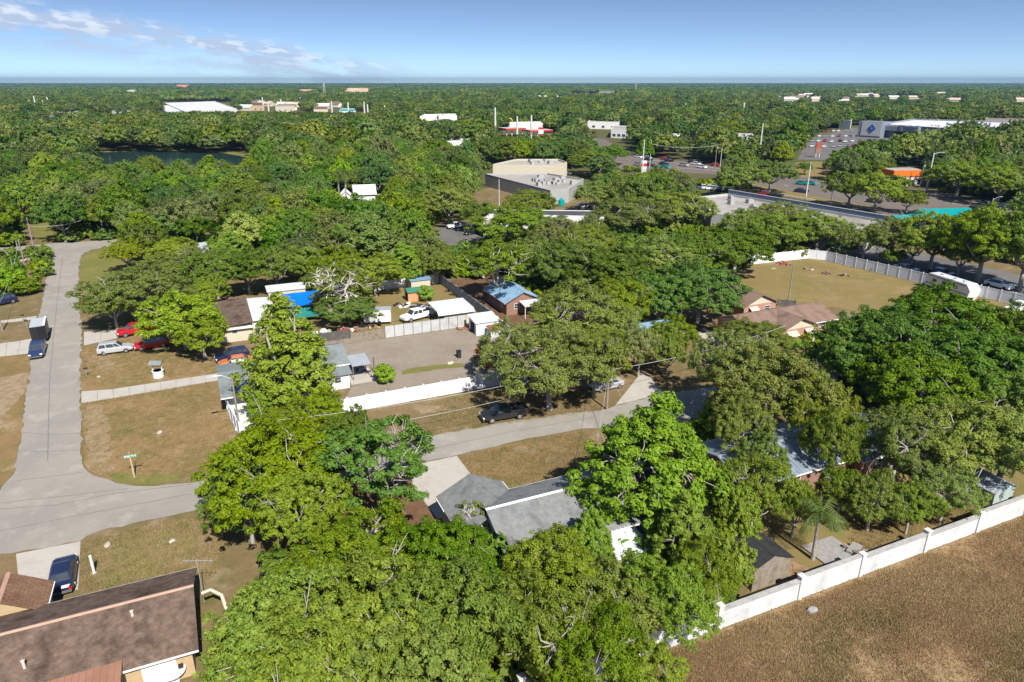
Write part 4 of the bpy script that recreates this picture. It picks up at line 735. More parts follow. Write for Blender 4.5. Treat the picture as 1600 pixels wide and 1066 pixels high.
    if kind == 'pickup':
        w = MB(); w.box(-2.68, -.82, -.8, .8, 1.122, 1.135); w.build('bed_floor', DARK, r)
        for (x0, x1, y0, y1) in ((-2.78, -.78, .81, .92), (-2.78, -.78, -.92, -.81), (-2.79, -2.69, -.8, .8)): w = MB(); w.box(x0, x1, y0, y1, 1.1, 1.34); w.build('bed_side', col, r)
    return r
BLUE_ = paint('dark_blue', (.015, .03, .09)); SILV = paint('silver', (.38, .38, .38)); REDC = paint('red', (.42, .01, .02)); BLK = paint('black', (.012, .013, .015)); WHT = paint('white', (.78, .78, .77)); ORG = paint('orange', (.55, .16, .05)); NAV = paint('navy', (.01, .015, .05)); TEALC = paint('teal', (.0, .30, .25))
vehicle('pickup', (60, 553), (56, 566), BLUE_, 'dark blue pickup truck towing a black trailer down the street')
# black enclosed trailer behind it
A = G(65, 529); d = G(60, 553) - A; r = empty('cargo_trailer', (A.x, A.y, .03), math.atan2(d.y, d.x), 'black enclosed trailer with white roof edge behind the blue pickup', 'trailer')
BLKT = pm('black_trailer', (.015, .015, .018), rough=.4); mb = MB(); mb.box(-2.6, 2.2, -1.05, 1.05, .5, 2.6); mb.add([(2.2, -1.05, .5), (2.2, 1.05, .5), (2.8, 0, .5), (2.2, -1.05, 2.6), (2.2, 1.05, 2.6), (2.8, 0, 2.6)], [(0, 2, 5, 3), (2, 1, 4, 5), (3, 5, 4)]); mb.build('box', BLKT, r)
ubox(r, 'roof', pm('trailer_roof', (.34, .36, .38), rough=.4), -2.55, 2.15, -1.0, 1.0, 2.605, 2.66); ubox(r, 'roof_edge', WHITE, -2.6, 2.2, .78, 1.06, 2.67, 2.8)
for ax in (-.5, .35):
    for sy in (-1, 1): w = MB(); w.tube([(ax, sy * 1.08 - .1, .36), (ax, sy * 1.08 + .1, .36)], .36, 14); w.build('wheel', TYRE, r)
w = MB(); w.tube([(2.6, 0, .5), (3.6, 0, .5)], .06); w.build('tow_bar', CHROME, r)
vehicle('suv', (181, 551), (207, 547.5), SILV, 'silver sport utility car parked on the bare front yard')
vehicle('suv', (238, 543.5), (212, 548), REDC, 'red off-roader with black roof beside the silver car', roofm=BLK, scale=1.02)
vehicle('pickup', (214, 522), (198, 525), REDC, 'red pickup parked on the shaded drive')
vehicle('sedan', (252, 514), (232, 517), paint('dark_red', (.16, .01, .02)), 'dark red car deep in the shade of the oak')
vehicle('suv', (364, 562), (348, 565), NAV, 'navy blue off-roader parked behind the orange car'); vehicle('sedan', (370, 571), (350, 574), ORG, 'orange car parked between the navy and the white car'); vehicle('sedan', (371, 579), (350, 583), WHT, 'white sedan parked nearest the sage roofed house')
vehicle('pickup', (787, 654), (750, 660), BLK, 'black pickup truck parked on the grass by the white fence', scale=1.0)
vehicle('sedan', (948, 607), (925, 612), SILV, 'silver car parked in shade beside the utility pole'); vehicle('suv', (972, 488), (1000, 480), SILV, 'pale car under the dark oaks behind the middle houses')
vehicle('sedan', (101, 906), (104, 870), NAV, 'dark navy car in the drive by the brown tiled wing', yaw=UA + math.pi / 2 + .05)
vehicle('pickup', (652, 499), (615, 508), WHT, 'white work pickup behind the grey panel fence', scale=1.05); vehicle('pickup', (1592, 487), (1560, 493), WHT, 'white pickup at the right edge of the pasture', scale=1.05)
vehicle('pickup', (714, 357), (690, 359), WHT, 'white pickup in the small parking area by the woods'); vehicle('sedan', (737, 366), (715, 370), BLK, 'black car in the small parking area by the woods'); vehicle('sedan', (716, 330), (700, 332), WHT, 'white car half hidden under the grey mossy trees')
vehicle('sedan', (912, 325), (930, 324), SILV, 'silver car behind the long white building'); vehicle('pickup', (231, 371), (215, 373), WHT, 'white pickup on the cross street at the top left'); vehicle('suv', (4, 476), (-14, 480), NAV, 'dark blue car at the left edge by the bushes')
vehicle('sedan', (885, 273), (905, 274), WHT, 'white van like car beside the cream shop', scale=1.1); vehicle('pickup', (945, 276), (925, 277), WHT, 'white truck under the trees by the pylon sign'); vehicle('suv', (990, 278), (985, 280), NAV, 'dark blue car parked behind the pylon sign')
# white enclosed trailer in the yard
A = G(592, 505); r = empty('cargo_trailer', (A.x, A.y, .02), UA - .3, 'white enclosed cargo trailer in the back yard', 'trailer'); ubox(r, 'box', WHITE, -2.3, 2.1, -1.05, 1.05, .5, 2.5); ubox(r, 'roof', M_GREY, -2.28, 2.08, -1.03, 1.03, 2.505, 2.57)
for sy in (-1, 1): w = MB(); w.tube([(.2, sy * 1.12 - .1, .36), (.2, sy * 1.12 + .1, .36)], .36, 14); w.build('wheel', TYRE, r)
w = MB(); w.tube([(2.1, 0, .5), (3.3, 0, .5)], .06); w.build('tow_bar', CHROME, r); ubox(r, 'door', LTGREY, -1.2, -.5, -1.075, -1.055, .6, 2.3)
# caravan by the pasture fence
A, B = G(1452, 448), G(1520, 471); c = (A + B) / 2; d = B - A; r = empty('caravan', (c.x, c.y, .02), math.atan2(d.y, d.x), 'long white caravan trailer along the pasture fence', 'caravan'); L = d.length / 2
mb = MB(); mb.slab([(-L, -1.2, .6), (-L, -1.2, 2.5), (-L + .5, -1.2, 3.0), (L - .9, -1.2, 3.0), (L, -1.2, 2.0), (L - .3, -1.2, .6)], (0, 2.4, 0)); mb.build('body', WHITE, r); ubox(r, 'roof', M_WHITE, -L + .6, L - 1.0, -1.1, 1.1, 3.005, 3.06)
for t in (-.5, .1, .5): ubox(r, 'roof_vent', LTGREY, L * t - .3, L * t + .3, -.3, .3, 3.065, 3.25)
for t in (-.6, -.15, .35): ubox(r, 'window', GLASS, L * t - .5, L * t + .5, -1.225, -1.203, 1.6, 2.2)
ubox(r, 'stripe', pm('caravan_stripe', (.10, .11, .14), rough=.4), -L + .1, L - .5, -1.222, -1.204, 1.05, 1.25); ubox(r, 'awning_roll', CHROME, -L + .6, L - 1.2, -1.32, -1.203, 2.6, 2.75)
for ax in (-.5, .5):
    for sy in (-1, 1): w = MB(); w.tube([(ax, sy * 1.08 - .1, .38), (ax, sy * 1.08 + .1, .38)], .38, 14); w.build('wheel', TYRE, r)
# small distant traffic and parked cars: one mesh each
def carmesh(name, col):
    mb = MB(); mb.box(-2.2, 2.2, -.88, .88, .3, .95); mb.cur = 1
    mb.add([(-1.7, -.85, .952), (1.2, -.85, .952), (1.2, .85, .952), (-1.7, .85, .952), (-1.2, -.66, 1.45), (.5, -.66, 1.45), (.5, .66, 1.45), (-1.2, .66, 1.45)], [(0, 1, 5, 4), (1, 2, 6, 5), (2, 3, 7, 6), (3, 0, 4, 7)]); mb.cur = 0
    mb.box(-1.18, .48, -.64, .64, 1.452, 1.5); mb.cur = 2
    for ax in (-1.35, 1.4):
        for sy in (-1, 1): mb.tube([(ax, sy * .8 - .1, .32), (ax, sy * .8 + .1, .32)], .32, 10)
    me = bpy.data.meshes.new(name); me.from_pydata(mb.v, [], mb.f)
    for m in (col, GLASS, TYRE): me.materials.append(m)
    me.polygons.foreach_set('material_index', mb.mi); return me
CM = {'white': carmesh('small_white', WHT), 'silver': carmesh('small_silver', SILV), 'red': carmesh('small_red', REDC), 'black': carmesh('small_black', BLK), 'navy': carmesh('small_navy', NAV), 'teal': carmesh('small_teal', TEALC)}
def small(col, at, fr, label, group=None, s=1.1, z=.06):
    A = G(*at); d = G(*fr) - A; o = link('car', CM[col]); o.location = (A.x, A.y, z); o.rotation_euler = (0, 0, math.atan2(d.y, d.x)); o.scale = (s,) * 3; tag(o, label, 'car', group)
TR = [('white', (997, 247), 'white car on the highway nearest the oaks'), ('white', (1011, 249), 'second white car on the highway from the oaks'), ('silver', (997, 259), 'silver car beside the pylon sign on the highway'), ('navy', (1015, 260), 'navy car beside the pylon sign on the highway'), ('navy', (1013, 251), 'dark car in the far lane behind the pylon sign'),
      ('red', (1038, 250), 'red car in the far lanes of the highway'), ('black', (1045, 253), 'black car next to the red one on the highway'), ('navy', (1037, 258), 'blue car in the near lane of the highway'), ('teal', (1039, 263), 'teal car in the near lane of the highway'), ('silver', (1068, 260), 'silver car alone mid highway'), ('black', (1082, 255), 'black car ahead of the white van on the highway'),
      ('white', (1087, 258), 'white car close behind the black one'), ('white', (1096, 263), 'large white car in the near highway lane'), ('red', (1118, 260), 'bright red car at the oak trees on the highway'), ('navy', (1252, 301), 'navy car crossing the wide junction'), ('teal', (1253, 289), 'teal car at the wide junction'), ('teal', (1266, 289), 'second teal car at the wide junction'),
      ('black', (1212, 308), 'black car by the strip mall end of the junction'), ('red', (1195, 306), 'red car under the oaks by the junction'), ('black', (1366, 317), 'dark car under the big oaks by the highway'), ('silver', (1557, 321), 'silver car on the highway at the far right'), ('navy', (1565, 327), 'navy car beside the silver one at the far right'), ('black', (1528, 328), 'black car behind the teal roof'),
      ('red', (1428, 286), 'red car in front of the orange store')]
for c_, p, lab in TR: small(c_, p, (p[0] + 20, p[1] + 2.2), lab)
PK = [('navy', (1092, 298)), ('white', (1099, 295)), ('white', (1108, 296)), ('silver', (1116, 297)), ('navy', (1124, 299)), ('white', (1112, 293)), ('navy', (1135, 300))]
for i, (c_, p) in enumerate(PK): small(c_, p, (p[0] + 6, p[1] - 8), f'{["first", "second", "third", "fourth", "fifth", "sixth", "last"][i]} of the {c_} and other cars parked behind the strip mall, from left', 'cars parked behind the strip mall')
rr = random.Random(5)
for i in range(44):
    row = i % 4; px_ = 1268 + (i // 4) * 11 + rr.uniform(-2, 2); py_ = 206 + row * 8 + rr.uniform(-.5, .5); c_ = rr.choice(['white', 'white', 'silver', 'silver', 'black', 'navy', 'red'])
    small(c_, (px_, py_), (px_ + 10, py_ - 8), f'{c_} car, {ORDN[i // 4]} from left in the {["farthest", "second farthest", "second nearest", "nearest"][row]} row of the store lot', 'cars in the warehouse store parking lot', 1.2)
for i in range(14): small(rr.choice(['white', 'silver', 'red', 'black']), (766 + i * 8 + rr.uniform(-2, 2), 217 + rr.uniform(0, 8)), (780 + i * 8, 216), f'car parked at the fuel station, {ORDN[i]} from the left', 'cars at the fuel station', 1.2)
for i, p in enumerate([(1415, 425), (1470, 432), (1560, 450)]): small(['silver', 'black', 'white'][i], p, (p[0] + 12, p[1] + 3), ['silver', 'black', 'white'][i] + ' car in the shaded parking lot beyond the pasture fence')

# ================================================================== poles, signs, small yard things
POLE = pm('pole_wood', (0.20, 0.17, 0.14), (0.26, 0.23, 0.19), 2, .9); CPOLE = pm('pole_concrete', (0.52, 0.51, 0.48), (0.46, 0.45, 0.42), 1, .8); WIRE = pm('wire_metal', (0.34, 0.34, 0.34), rough=.5)
TOPS = {}
def pole(key, base, top_y, label, r0=.15, mat=POLE, arm=0, lamp=None, trans=False, armang=None, h=None):
    A = G(*base); H = h or height_at(A, top_y); r = empty('utility_pole' if not lamp else 'street_lamp', A, 0, label, 'pole' if not lamp else 'street lamp')
    mb = MB(); mb.tube([(0, 0, 0), (0, 0, H * .5), (0, 0, H)], [r0, r0 * .85, r0 * .65], 8); mb.build('shaft', mat, r)
    a = UA + math.pi / 2 if armang is None else armang
    if arm:
        M = Matrix.Rotation(a, 4, 'Z'); m2 = MB(); m2.box(-arm, arm, -.06, .06, H - .55, H - .42, M); ca = m2.build('crossarm', mat, r)
        for t in (-.95, -.4, .4, .95): m3 = MB(); p = M @ Vector((arm * t, 0, 0)); m3.lathe([(.05, H - .418), (.07, H - .33), (.04, H - .25)], (p.x, p.y, 0), 8); m3.build('insulator', GLASS, ca)
    if trans: m4 = MB(); m4.lathe([(.05, H - 2.2), (.24, H - 2.15), (.24, H - 1.35), (.05, H - 1.28)], (.36, .1, 0), 12); m4.build('transformer', LTGREY, r)
    if lamp:
        ln, ang = lamp; dx, dy = math.cos(ang), math.sin(ang); m5 = MB(); m5.tube([(0, 0, H - .5), (dx * ln * .5, dy * ln * .5, H + .1), (dx * ln, dy * ln, H + .2)], .06, 6); m5.build('lamp_arm', M_GREY, r)
        m6 = MB(); m6.box(-.1, .65, -.16, .16, -.08, .08, Matrix.Translation((dx * ln, dy * ln, H + .18)) @ Matrix.Rotation(ang, 4, 'Z')); m6.build('lamp_head', LTGREY, r)
    TOPS[key] = Vector((A.x, A.y, H)); return r
pole('main', (948, 640), 560, 'utility pole with wires beside the street in the middle', .14, arm=.9, trans=True); pole('lot', (376, 680), 612, 'wooden pole with lamp at the corner of the vacant lot', .13, lamp=(2.0, UA + math.pi), h=7.5)
pole('corner', (55, 396), 340, 'utility pole at the top left street corner', .17, arm=.9); pole('w1', (38, 412), 374, 'bare wooden pole left of the street, the nearer one', .14); pole('w2', (28, 390), 376, 'short bare wooden pole left of the corner pole', .12); pole('w3', (24, 434), 404, 'leaning old pole in the bushes at the left', .12)
pole('yl', (4, 517), 478, 'utility pole at the left edge by the footpath', .15, arm=.8); pole('n1', (187, 366), 315, 'utility pole in the woods with white wire', .15, arm=1.0); pole('n2', (163, 370), 335, 'second shorter pole in the woods left of the wired one', .15); pole('n3', (620, 326), 297, 'utility pole right of the white gabled house', .15, arm=.8)
pole('pas', (1231, 476), 413, 'tall utility pole behind the pink houses in the pasture', .15); pole('pink', (1268, 545), 508, 'thick grey pole in front of the pink house', .2, CPOLE)
pole('h1', (1003, 280), 204, 'tall concrete pole rising at the pylon sign', .28, CPOLE, h=16); pole('h2', (1015, 262), 218, 'highway lamp behind the pylon sign', .16, CPOLE, lamp=(2.5, math.pi)); pole('h3', (1184, 262), 217, 'tall pale pole above the oaks right of the highway', .4, CPOLE, h=20); pole('h4', (1258, 316), 254, 'pale utility pole at the highway junction', .26, CPOLE, arm=.8)
pole('h5', (1447, 300), 239, 'leaning tall pale pole right of the orange store', .3, CPOLE, lamp=(3, 0)); pole('h6', (1437, 293), 252, 'pole with crossarm and transformer right of the orange store', .16, arm=1, trans=True); pole('h7', (1547, 332), 310, 'highway lamp with long arm at the far right', .14, CPOLE, lamp=(4, .5)); pole('h8', (1140, 262), 246, 'highway lamp with long arm above the oaks', .14, CPOLE, lamp=(3.5, .3))
pole('h9', (1117, 262), 225, 'pole with crossarm at the highway oaks', .16, arm=1.2, trans=True); pole('h10', (1125, 263), 229, 'plain metal lamp pole at the highway oaks', .15, CPOLE); pole('s1', (943, 305), 284, 'short pole with wires behind the shop', .14, arm=.9); pole('s2', (780, 325), 280, 'pale pole in front of the grey shop', .14, CPOLE); pole('s3', (1297, 322), 300, 'thin lamp pole beside the strip mall', .12, CPOLE)
for i, (bx_, by_, ty_) in enumerate(sorted([(774, 218, 168), (808, 217, 182), (830, 212, 180), (875, 212, 190), (898, 197, 168), (832, 185, 168), (972, 185, 166), (1070, 180, 162), (1160, 188, 160), (740, 195, 176), (640, 182, 167), (602, 184, 165), (570, 181, 159), (519, 176, 158), (470, 165, 152), (412, 172, 152), (50, 176, 156), (58, 175, 150), (70, 175, 157), (78, 174, 152), (152, 172, 160), (185, 172, 158), (1355, 170, 160), (1308, 170, 158), (1415, 168, 157), (1460, 168, 159), (1240, 170, 160), (1500, 168, 161), (545, 180, 160), (575, 179, 163), (420, 174, 160), (440, 170, 155), (666, 183, 170), (1090, 160, 148)])):
    A = G(bx_, by_); pole(f'd{i}', (bx_, by_), ty_, f'distant pale pole above the far tree tops, {ORDN[i]} from the left', .4 + .0008 * A.y, CPOLE)['group'] = 'distant utility poles'
def mast(px_, base, top, label, w=3.0):
    A = G(px_, base); H = height_at(A, top) if False else (CAMH + (127 - top) / F * A.y * 1.0); r = empty('lattice_mast', A, 0, label, 'mast'); mb = MB(); n = 14
    for sx, sy in ((-1, -1), (1, -1), (0, 1)):
        mb.tube([(sx * w * (1 - .6 * i / n) * .5, sy * w * (1 - .6 * i / n) * .5, H * i / n) for i in range(n + 1)], .35, 5)
    for i in range(n): k = w * (1 - .6 * i / n) * .5; mb.tube([(-k, -k, H * i / n), (k * .95, -k * .95, H * (i + 1) / n)], .22, 4); mb.tube([(k, -k, H * i / n), (0, k, H * (i + 1) / n)], .22, 4)
    mb.build('lattice', CPOLE, r)
    for zz in (.82, .97): m2 = MB(); m2.lathe([(.8, H * zz), (1.6, H * zz + .3), (1.6, H * zz + 2.5), (.8, H * zz + 2.8)], n=10); m2.build('antenna_ring', LTGREY, r)
mast(508, 155, 130, 'lattice mast with antenna rings on the skyline left of centre', 6); mast(993, 148, 121, 'thin lattice mast on the skyline right of centre', 4); mast(338, 136, 122, 'small distant mast on the left skyline', 8)
def wire(a, b, label, sag=.6, rad=.022, za=0, zb=0):
    A = (TOPS[a] if isinstance(a, str) else a) + Vector((0, 0, za)); B = (TOPS[b] if isinstance(b, str) else b) + Vector((0, 0, zb)); n = 14; mb = MB()
    mb.tube([A.lerp(B, i / n) - Vector((0, 0, sag * 4 * (i / n) * (1 - i / n))) for i in range(n + 1)], rad, 5); tag(mb.build('power_line', WIRE), label, 'cable')
m_ = TOPS['main']; dU = Vector((.914, .406, 0))
wire('main', m_ - dU * 42, 'power line running left from the middle pole, the topmost', 1.0, .022, -.3, 0); wire('main', m_ - dU * 42 + Vector((.5, -.8, 0)), 'power line running left from the middle pole, the lower', 1.2, .022, -1.6, -1.6); wire('main', m_ + dU * 30 + Vector((0, 4, 0)), 'pale power line running right from the middle pole', .7, .03, -1.5, -1.5)
wire('main', G(1000, 665, 6), 'service cable dropping right from the middle pole over the green tree', .4, .025, -1.7); wire('main', UV(28, 46, 4.5), 'service cable from the middle pole to the grey roofed house', .5, .02, -1.8)
wire('n1', 'corner', 'pale cable between the wooded pole and the corner pole', 2.0, .05, -.5, -2); wire('n1', 'n3', 'long pale cable crossing the woods to the white house', 2.5, .06, -.5, -.5); wire('yl', 'w1', 'cable along the left street', 1.0, .025, -.5, -.5); wire('lot', UV(10, 92, 3.6), 'service cable from the lot lamp to the sage roofed house', .5, .02, -.6)
wire('h9', 'h2', 'dark cable along the highway from the crossarm pole', 1.5, .06, -.5, -2.0)

# street name sign (lettering too blurred to read)
r = empty('street_sign', G(210.5, 746), 0, 'green street name sign on a wooden post at the junction', 'sign'); mb = MB(); mb.box(-.06, .06, -.06, .06, 0, 2.35); mb.build('post', pm('sign_post', (.42, .33, .2), (.5, .4, .26), 4, .9), r)
SG = pm('sign_green', (0.0, 0.19, 0.11), rough=.4); SW = pm('sign_white', (.72, .85, .82), rough=.4)
for k, (ang, z) in enumerate(((.38, 2.36), (-.95, 2.62))):
    M = Matrix.Rotation(ang, 4, 'Z'); mb = MB(); mb.box(-.62, .62, -.012, .012, z, z + .24, M); pl = mb.build('name_plate', SG, r)
    for x0, x1 in ((-.52, -.36), (-.30, -.05), (.02, .3), (.4, .52)): m2 = MB(); m2.box(x0, x1, -.017, -.013, z + .09, z + .15, M); m2.build('lettering', SW, pl)
    m2 = MB(); m2.box(-.6, .6, -.017, -.013, z + .015, z + .03, M); m2.box(-.6, .6, -.017, -.013, z + .21, z + .225, M); m2.build('border', SW, pl)
# wishing well
r = empty('wishing_well', G(248, 589), 0, 'white wishing well with little grey roof in the front yard', 'well'); mb = MB(); mb.lathe([(.72, 0), (.70, .85), (.76, .87), (.76, .97), (.58, .97), (.58, .4)], n=20); mb.build('basin', WHITE, r)
for s in (-1, 1): ubox(r, 'post', WHITE, s * .62 - .05, s * .62 + .05, -.05, .05, .98, 2.2)
for s in (-1, 1): slope(r, 'roof_slope', R_SAGE, [(-.85, s * .6, 1.95), (.85, s * .6, 1.95), (.85, 0, 2.35), (-.85, 0, 2.35)], .05)
mb = MB(); mb.tube([(-.6, 0, 1.6), (.6, 0, 1.6)], .05); mb.build('windlass', WOOD, r)
def mailbox(px_, py_, label, post=POLE, rz=0):
    r = empty('mailbox', G(px_, py_), rz, label, 'mailbox'); ubox(r, 'post', post, -.05, .05, -.05, .05, 0, 1.05); mb = MB(); mb.slab([(-.26, -.11, 1.06), (-.26, .11, 1.06), (-.26, .11, 1.2), (-.26, .07, 1.28), (-.26, -.07, 1.28), (-.26, -.11, 1.2)], (.52, 0, 0)); mb.build('box', DARK, r); ubox(r, 'arm', post, -.3, .1, -.03, .03, .9, .98)
mailbox(136, 588, 'dark mailbox on a post by the front yard', rz=UA); mailbox(37, 503, 'mailbox by the footpath, the farther of two', rz=UA); mailbox(43, 512, 'mailbox by the trailer, the nearer of two', rz=UA)
# bin, rubbish, rocks, yard bits
r = empty('trash_bin', G(717, 559), UA, 'black wheeled bin standing alone on the gravel', 'bin'); mb = MB(); mb.slab([(-.28, -.3, .05), (.28, -.3, .05), (.28, .3, .05), (-.28, .3, .05)], (0, 0, 1.0)); mb.build('body', DARK, r); ubox(r, 'lid', BLKT, -.33, .33, -.36, .36, 1.055, 1.13)
for s in (-1, 1): w = MB(); w.tube([(s * .25 - .04, .32, .1), (s * .25 + .04, .32, .1)], .1, 10); w.build('wheel', TYRE, r)
def rock(px_, py_, s, label, mat, seed=1, name='rock', flat_=.5):
    rr = random.Random(seed); import bmesh; bm = bmesh.new(); bmesh.ops.create_icosphere(bm, subdivisions=2, radius=1)
    for v in bm.verts: v.co *= rr.uniform(.8, 1.15); v.co.x *= s; v.co.y *= s * .65; v.co.z *= s * flat_
    me = bpy.data.meshes.new(name); bm.to_mesh(me); bm.free(); me.materials.append(mat); o = link(name, me); A = G(px_, py_); o.location = (A.x, A.y, s * flat_ * .5); o.rotation_euler = (0, 0, rr.uniform(0, 3)); tag(o, label, name)
STONE = pm('stone', (.20, .19, .175), (.28, .265, .25), 4, .9); PALE = pm('pale_stone', (.36, .325, .27), (.44, .40, .34), 3, .9)
rock(1268, 956, .5, 'grey stone lying in the dry field', STONE, 1); rock(269, 847, .33, 'pale grey stone on the corner lawn', PALE, 2); rock(168, 852, .4, 'flat pale slab of stone on the corner lawn', PALE, 3, flat_=.2); rock(249, 676, .45, 'pale patch of stone in the vacant lot', PALE, 4, flat_=.15); rock(704, 568, .6, 'pale heap of sand on the grass strip', pm('sand', (.55, .44, .30), rough=.95), 5, 'heap', .25); rock(154, 589, .4, 'pale flat stone in the front yard', PALE, 6, flat_=.15)
# rubbish piles in the pasture, each a pile of boards and blocks
def pile(px_, py_, label, n, cols, s=1.0, seed=0):
    rr = random.Random(seed); r = empty('debris_pile', G(px_, py_), 0, label, 'debris')
    for i in range(n):
        M = Matrix.Translation((rr.uniform(-1.4, 1.4) * s, rr.uniform(-.9, .9) * s, rr.uniform(.05, .35) * s)) @ Matrix.Rotation(rr.uniform(0, 3.1), 4, 'Z') @ Matrix.Rotation(rr.uniform(-.3, .3), 4, 'Y'); mb = MB(); a, b, c_ = rr.uniform(.3, .9) * s, rr.uniform(.08, .35) * s, rr.uniform(.04, .22) * s; mb.box(-a, a, -b, b, -c_, c_, M); mb.build('piece', rr.choice(cols), r)
pile(1225, 413, 'heap of brown scrap by the pasture fence corner', 16, [M_RED, WOODB, BRICK, WOOD], 0.95, 1); pile(1264, 421, 'mixed pile of scrap with white blocks in the pasture', 14, [WHITE, WOODB, WOOD], .7, 2); pile(1290, 428, 'pile of bricks and boards in the pasture', 14, [BRICK, WOOD, WOODB, DARK], .75, 3); pile(1318, 430, 'dark lump of scrap in the pasture', 6, [DARK, WOODB], .8, 4); pile(1208, 421, 'single white sheet lying in the pasture', 2, [LTGREY], .6, 5)
pile(546, 515, 'clutter of boards and boxes behind the dark fence', 18, [WHITE, BRICK, WOODB, WOOD, M_RED], 1.1, 6); pile(575, 512, 'clutter of boxes in front of the white trailer', 14, [TAN, WOODB, WOOD], 1.0, 7); pile(628, 478, 'clutter under the dead topped tree', 12, [WHITE, WOOD, DARK], 1.0, 8); pile(655, 480, 'dark machine parts beside the carport', 14, [DARK, WOODB, M_GREY], 1.0, 9); pile(724, 515, 'rusty frame leaning by the pale blue shed', 10, [M_RED, WOODB], .7, 10); pile(505, 520, 'pale sheets stacked beside the dark fence', 6, [WHITE, LTGREY], 1.1, 11); pile(568, 582, 'garden chairs and pots by the patio cover', 10, [DARK, WHITE, WOOD], .7, 12); pile(1345, 865, 'grey boards stacked beside the wooden shed', 6, [WOOD, STONE], 1.2, 13); pile(1248, 893, 'broken planks beside the black roofed shed', 8, [WOODB], .8, 14); pile(1140, 484, 'blue and white toys beside the rear pink house', 8, [pm('toy_blue', (.02, .35, .5), rough=.4), WHITE], .7, 15)
r = empty('concrete_pad', UV(45.2, 34), UA, 'grey concrete pad behind the white wall by the palm', 'slab'); ubox(r, 'pad', STONE, -1.8, 1.8, -1.3, 1.6, 0, .15)
r = empty('gate_post', G(585, 582), 0, 'dark thin post beside the round shrub', 'post'); ubox(r, 'shaft', DKFENCE, -.06, .06, -.06, .06, 0, 2.2); ubox(r, 'cap', DKFENCE, -.08, .08, -.08, .08, 2.2, 2.25)
r = empty('portable_tank', G(877, 322), 0, 'teal tank beside the grey shop', 'tank'); mb = MB(); mb.lathe([(.9, .0), (1.0, .2), (1.0, 1.9), (.5, 2.3), (.2, 2.35)], n=16); mb.build('shell', M_TEAL, r); mb = MB(); mb.lathe([(.25, 2.36), (.25, 2.5)], n=12); mb.build('lid', DARK, r)
# ================================================================== trees
BARK = pm('bark', (0.20, 0.175, 0.15), (0.30, 0.27, 0.235), 3, .95); BARKP = pm('pale_bark', (0.24, 0.22, 0.19), (0.34, 0.315, 0.28), 3, .95)
L_OAK = leafmat('oak_leaf', (0.095, 0.162, 0.009), (0.213, 0.279, 0.016)); L_YEL = leafmat('yellow_green_leaf', (0.125, 0.189, 0.010), (0.242, 0.288, 0.018)); L_VIV = leafmat('vivid_leaf', (0.115, 0.202, 0.008), (0.223, 0.335, 0.014), .2); L_LIME = leafmat('lime_leaf', (0.150, 0.235, 0.011), (0.255, 0.330, 0.019), .2)
L_DARK = leafmat('dark_leaf', (0.064, 0.131, 0.007), (0.139, 0.226, 0.012)); L_OLIVE = leafmat('olive_leaf', (0.110, 0.169, 0.014), (0.215, 0.279, 0.028)); L_MOSS = leafmat('mossy_leaf', (0.116, 0.158, 0.020), (0.227, 0.269, 0.039)); L_FAR = leafmat('far_leaf', (0.046, 0.098, 0.008), (0.095, 0.154, 0.016), .55); L_FAR2 = leafmat('far_leaf_light', (0.092, 0.141, 0.014), (0.155, 0.202, 0.023), .55)
MOSS = leafmat('spanish_moss', (0.235, 0.234, 0.094), (0.331, 0.322, 0.135), .15); L_RED = leafmat('reddish_leaf', (0.221, 0.080, 0.026), (0.331, 0.147, 0.053), .1); L_PALM = leafmat('palm_leaf', (0.070, 0.120, 0.014), (0.145, 0.190, 0.035), .2); L_DRY = leafmat('dry_leaf', (0.359, 0.228, 0.060), (0.469, 0.322, 0.098), .1)
M_OAK = leafmat('mid_oak_leaf', (0.078, 0.141, 0.009), (0.178, 0.249, 0.018), .45); M_DARK = leafmat('mid_dark_leaf', (0.054, 0.119, 0.008), (0.116, 0.200, 0.013), .45); M_MOSS = leafmat('mid_mossy_leaf', (0.086, 0.122, 0.026), (0.162, 0.204, 0.048), .4); M_YEL = leafmat('mid_yellow_leaf', (0.136, 0.217, 0.012), (0.246, 0.313, 0.020), .4); M_OLI = leafmat('mid_olive_leaf', (0.099, 0.145, 0.017), (0.191, 0.238, 0.032), .45); M_VIV = leafmat('mid_vivid_leaf', (0.066, 0.148, 0.010), (0.125, 0.234, 0.016), .3)
def quads(name, P, N, a, b, tint, mat, rng, vert=False):
    n = len(P)
    if vert: T = np.tile([0., 0, 1], (n, 1)); T[:, :2] += rng.normal(0, .12, (n, 2)); T /= np.linalg.norm(T, axis=1)[:, None]; B = rng.normal(size=(n, 3)); B[:, 2] = 0; B /= np.linalg.norm(B, axis=1)[:, None]
    else:
        R = rng.normal(size=(n, 3)); T = np.cross(N, R); T /= np.linalg.norm(T, axis=1)[:, None] + 1e-9; B = np.cross(N, T)
    a = a[:, None]; b = b[:, None]
    V = np.stack([P - T * a, P + B * b + T * a * .1, P + T * a, P - B * b + T * a * .1], 1).reshape(-1, 3)
    me = bpy.data.meshes.new(name); me.vertices.add(4 * n); me.vertices.foreach_set('co', V.astype('f4').ravel()); me.loops.add(4 * n); me.loops.foreach_set('vertex_index', np.arange(4 * n, dtype='i4')); me.polygons.add(n); me.polygons.foreach_set('loop_start', np.arange(0, 4 * n, 4, dtype='i4')); me.polygons.foreach_set('loop_total', np.full(n, 4, dtype='i4'))
    at = me.attributes.new('tint', 'FLOAT', 'POINT'); at.data.foreach_set('value', np.repeat(tint, 4).astype('f4')); me.materials.append(mat); me.update(calc_edges=True); return me
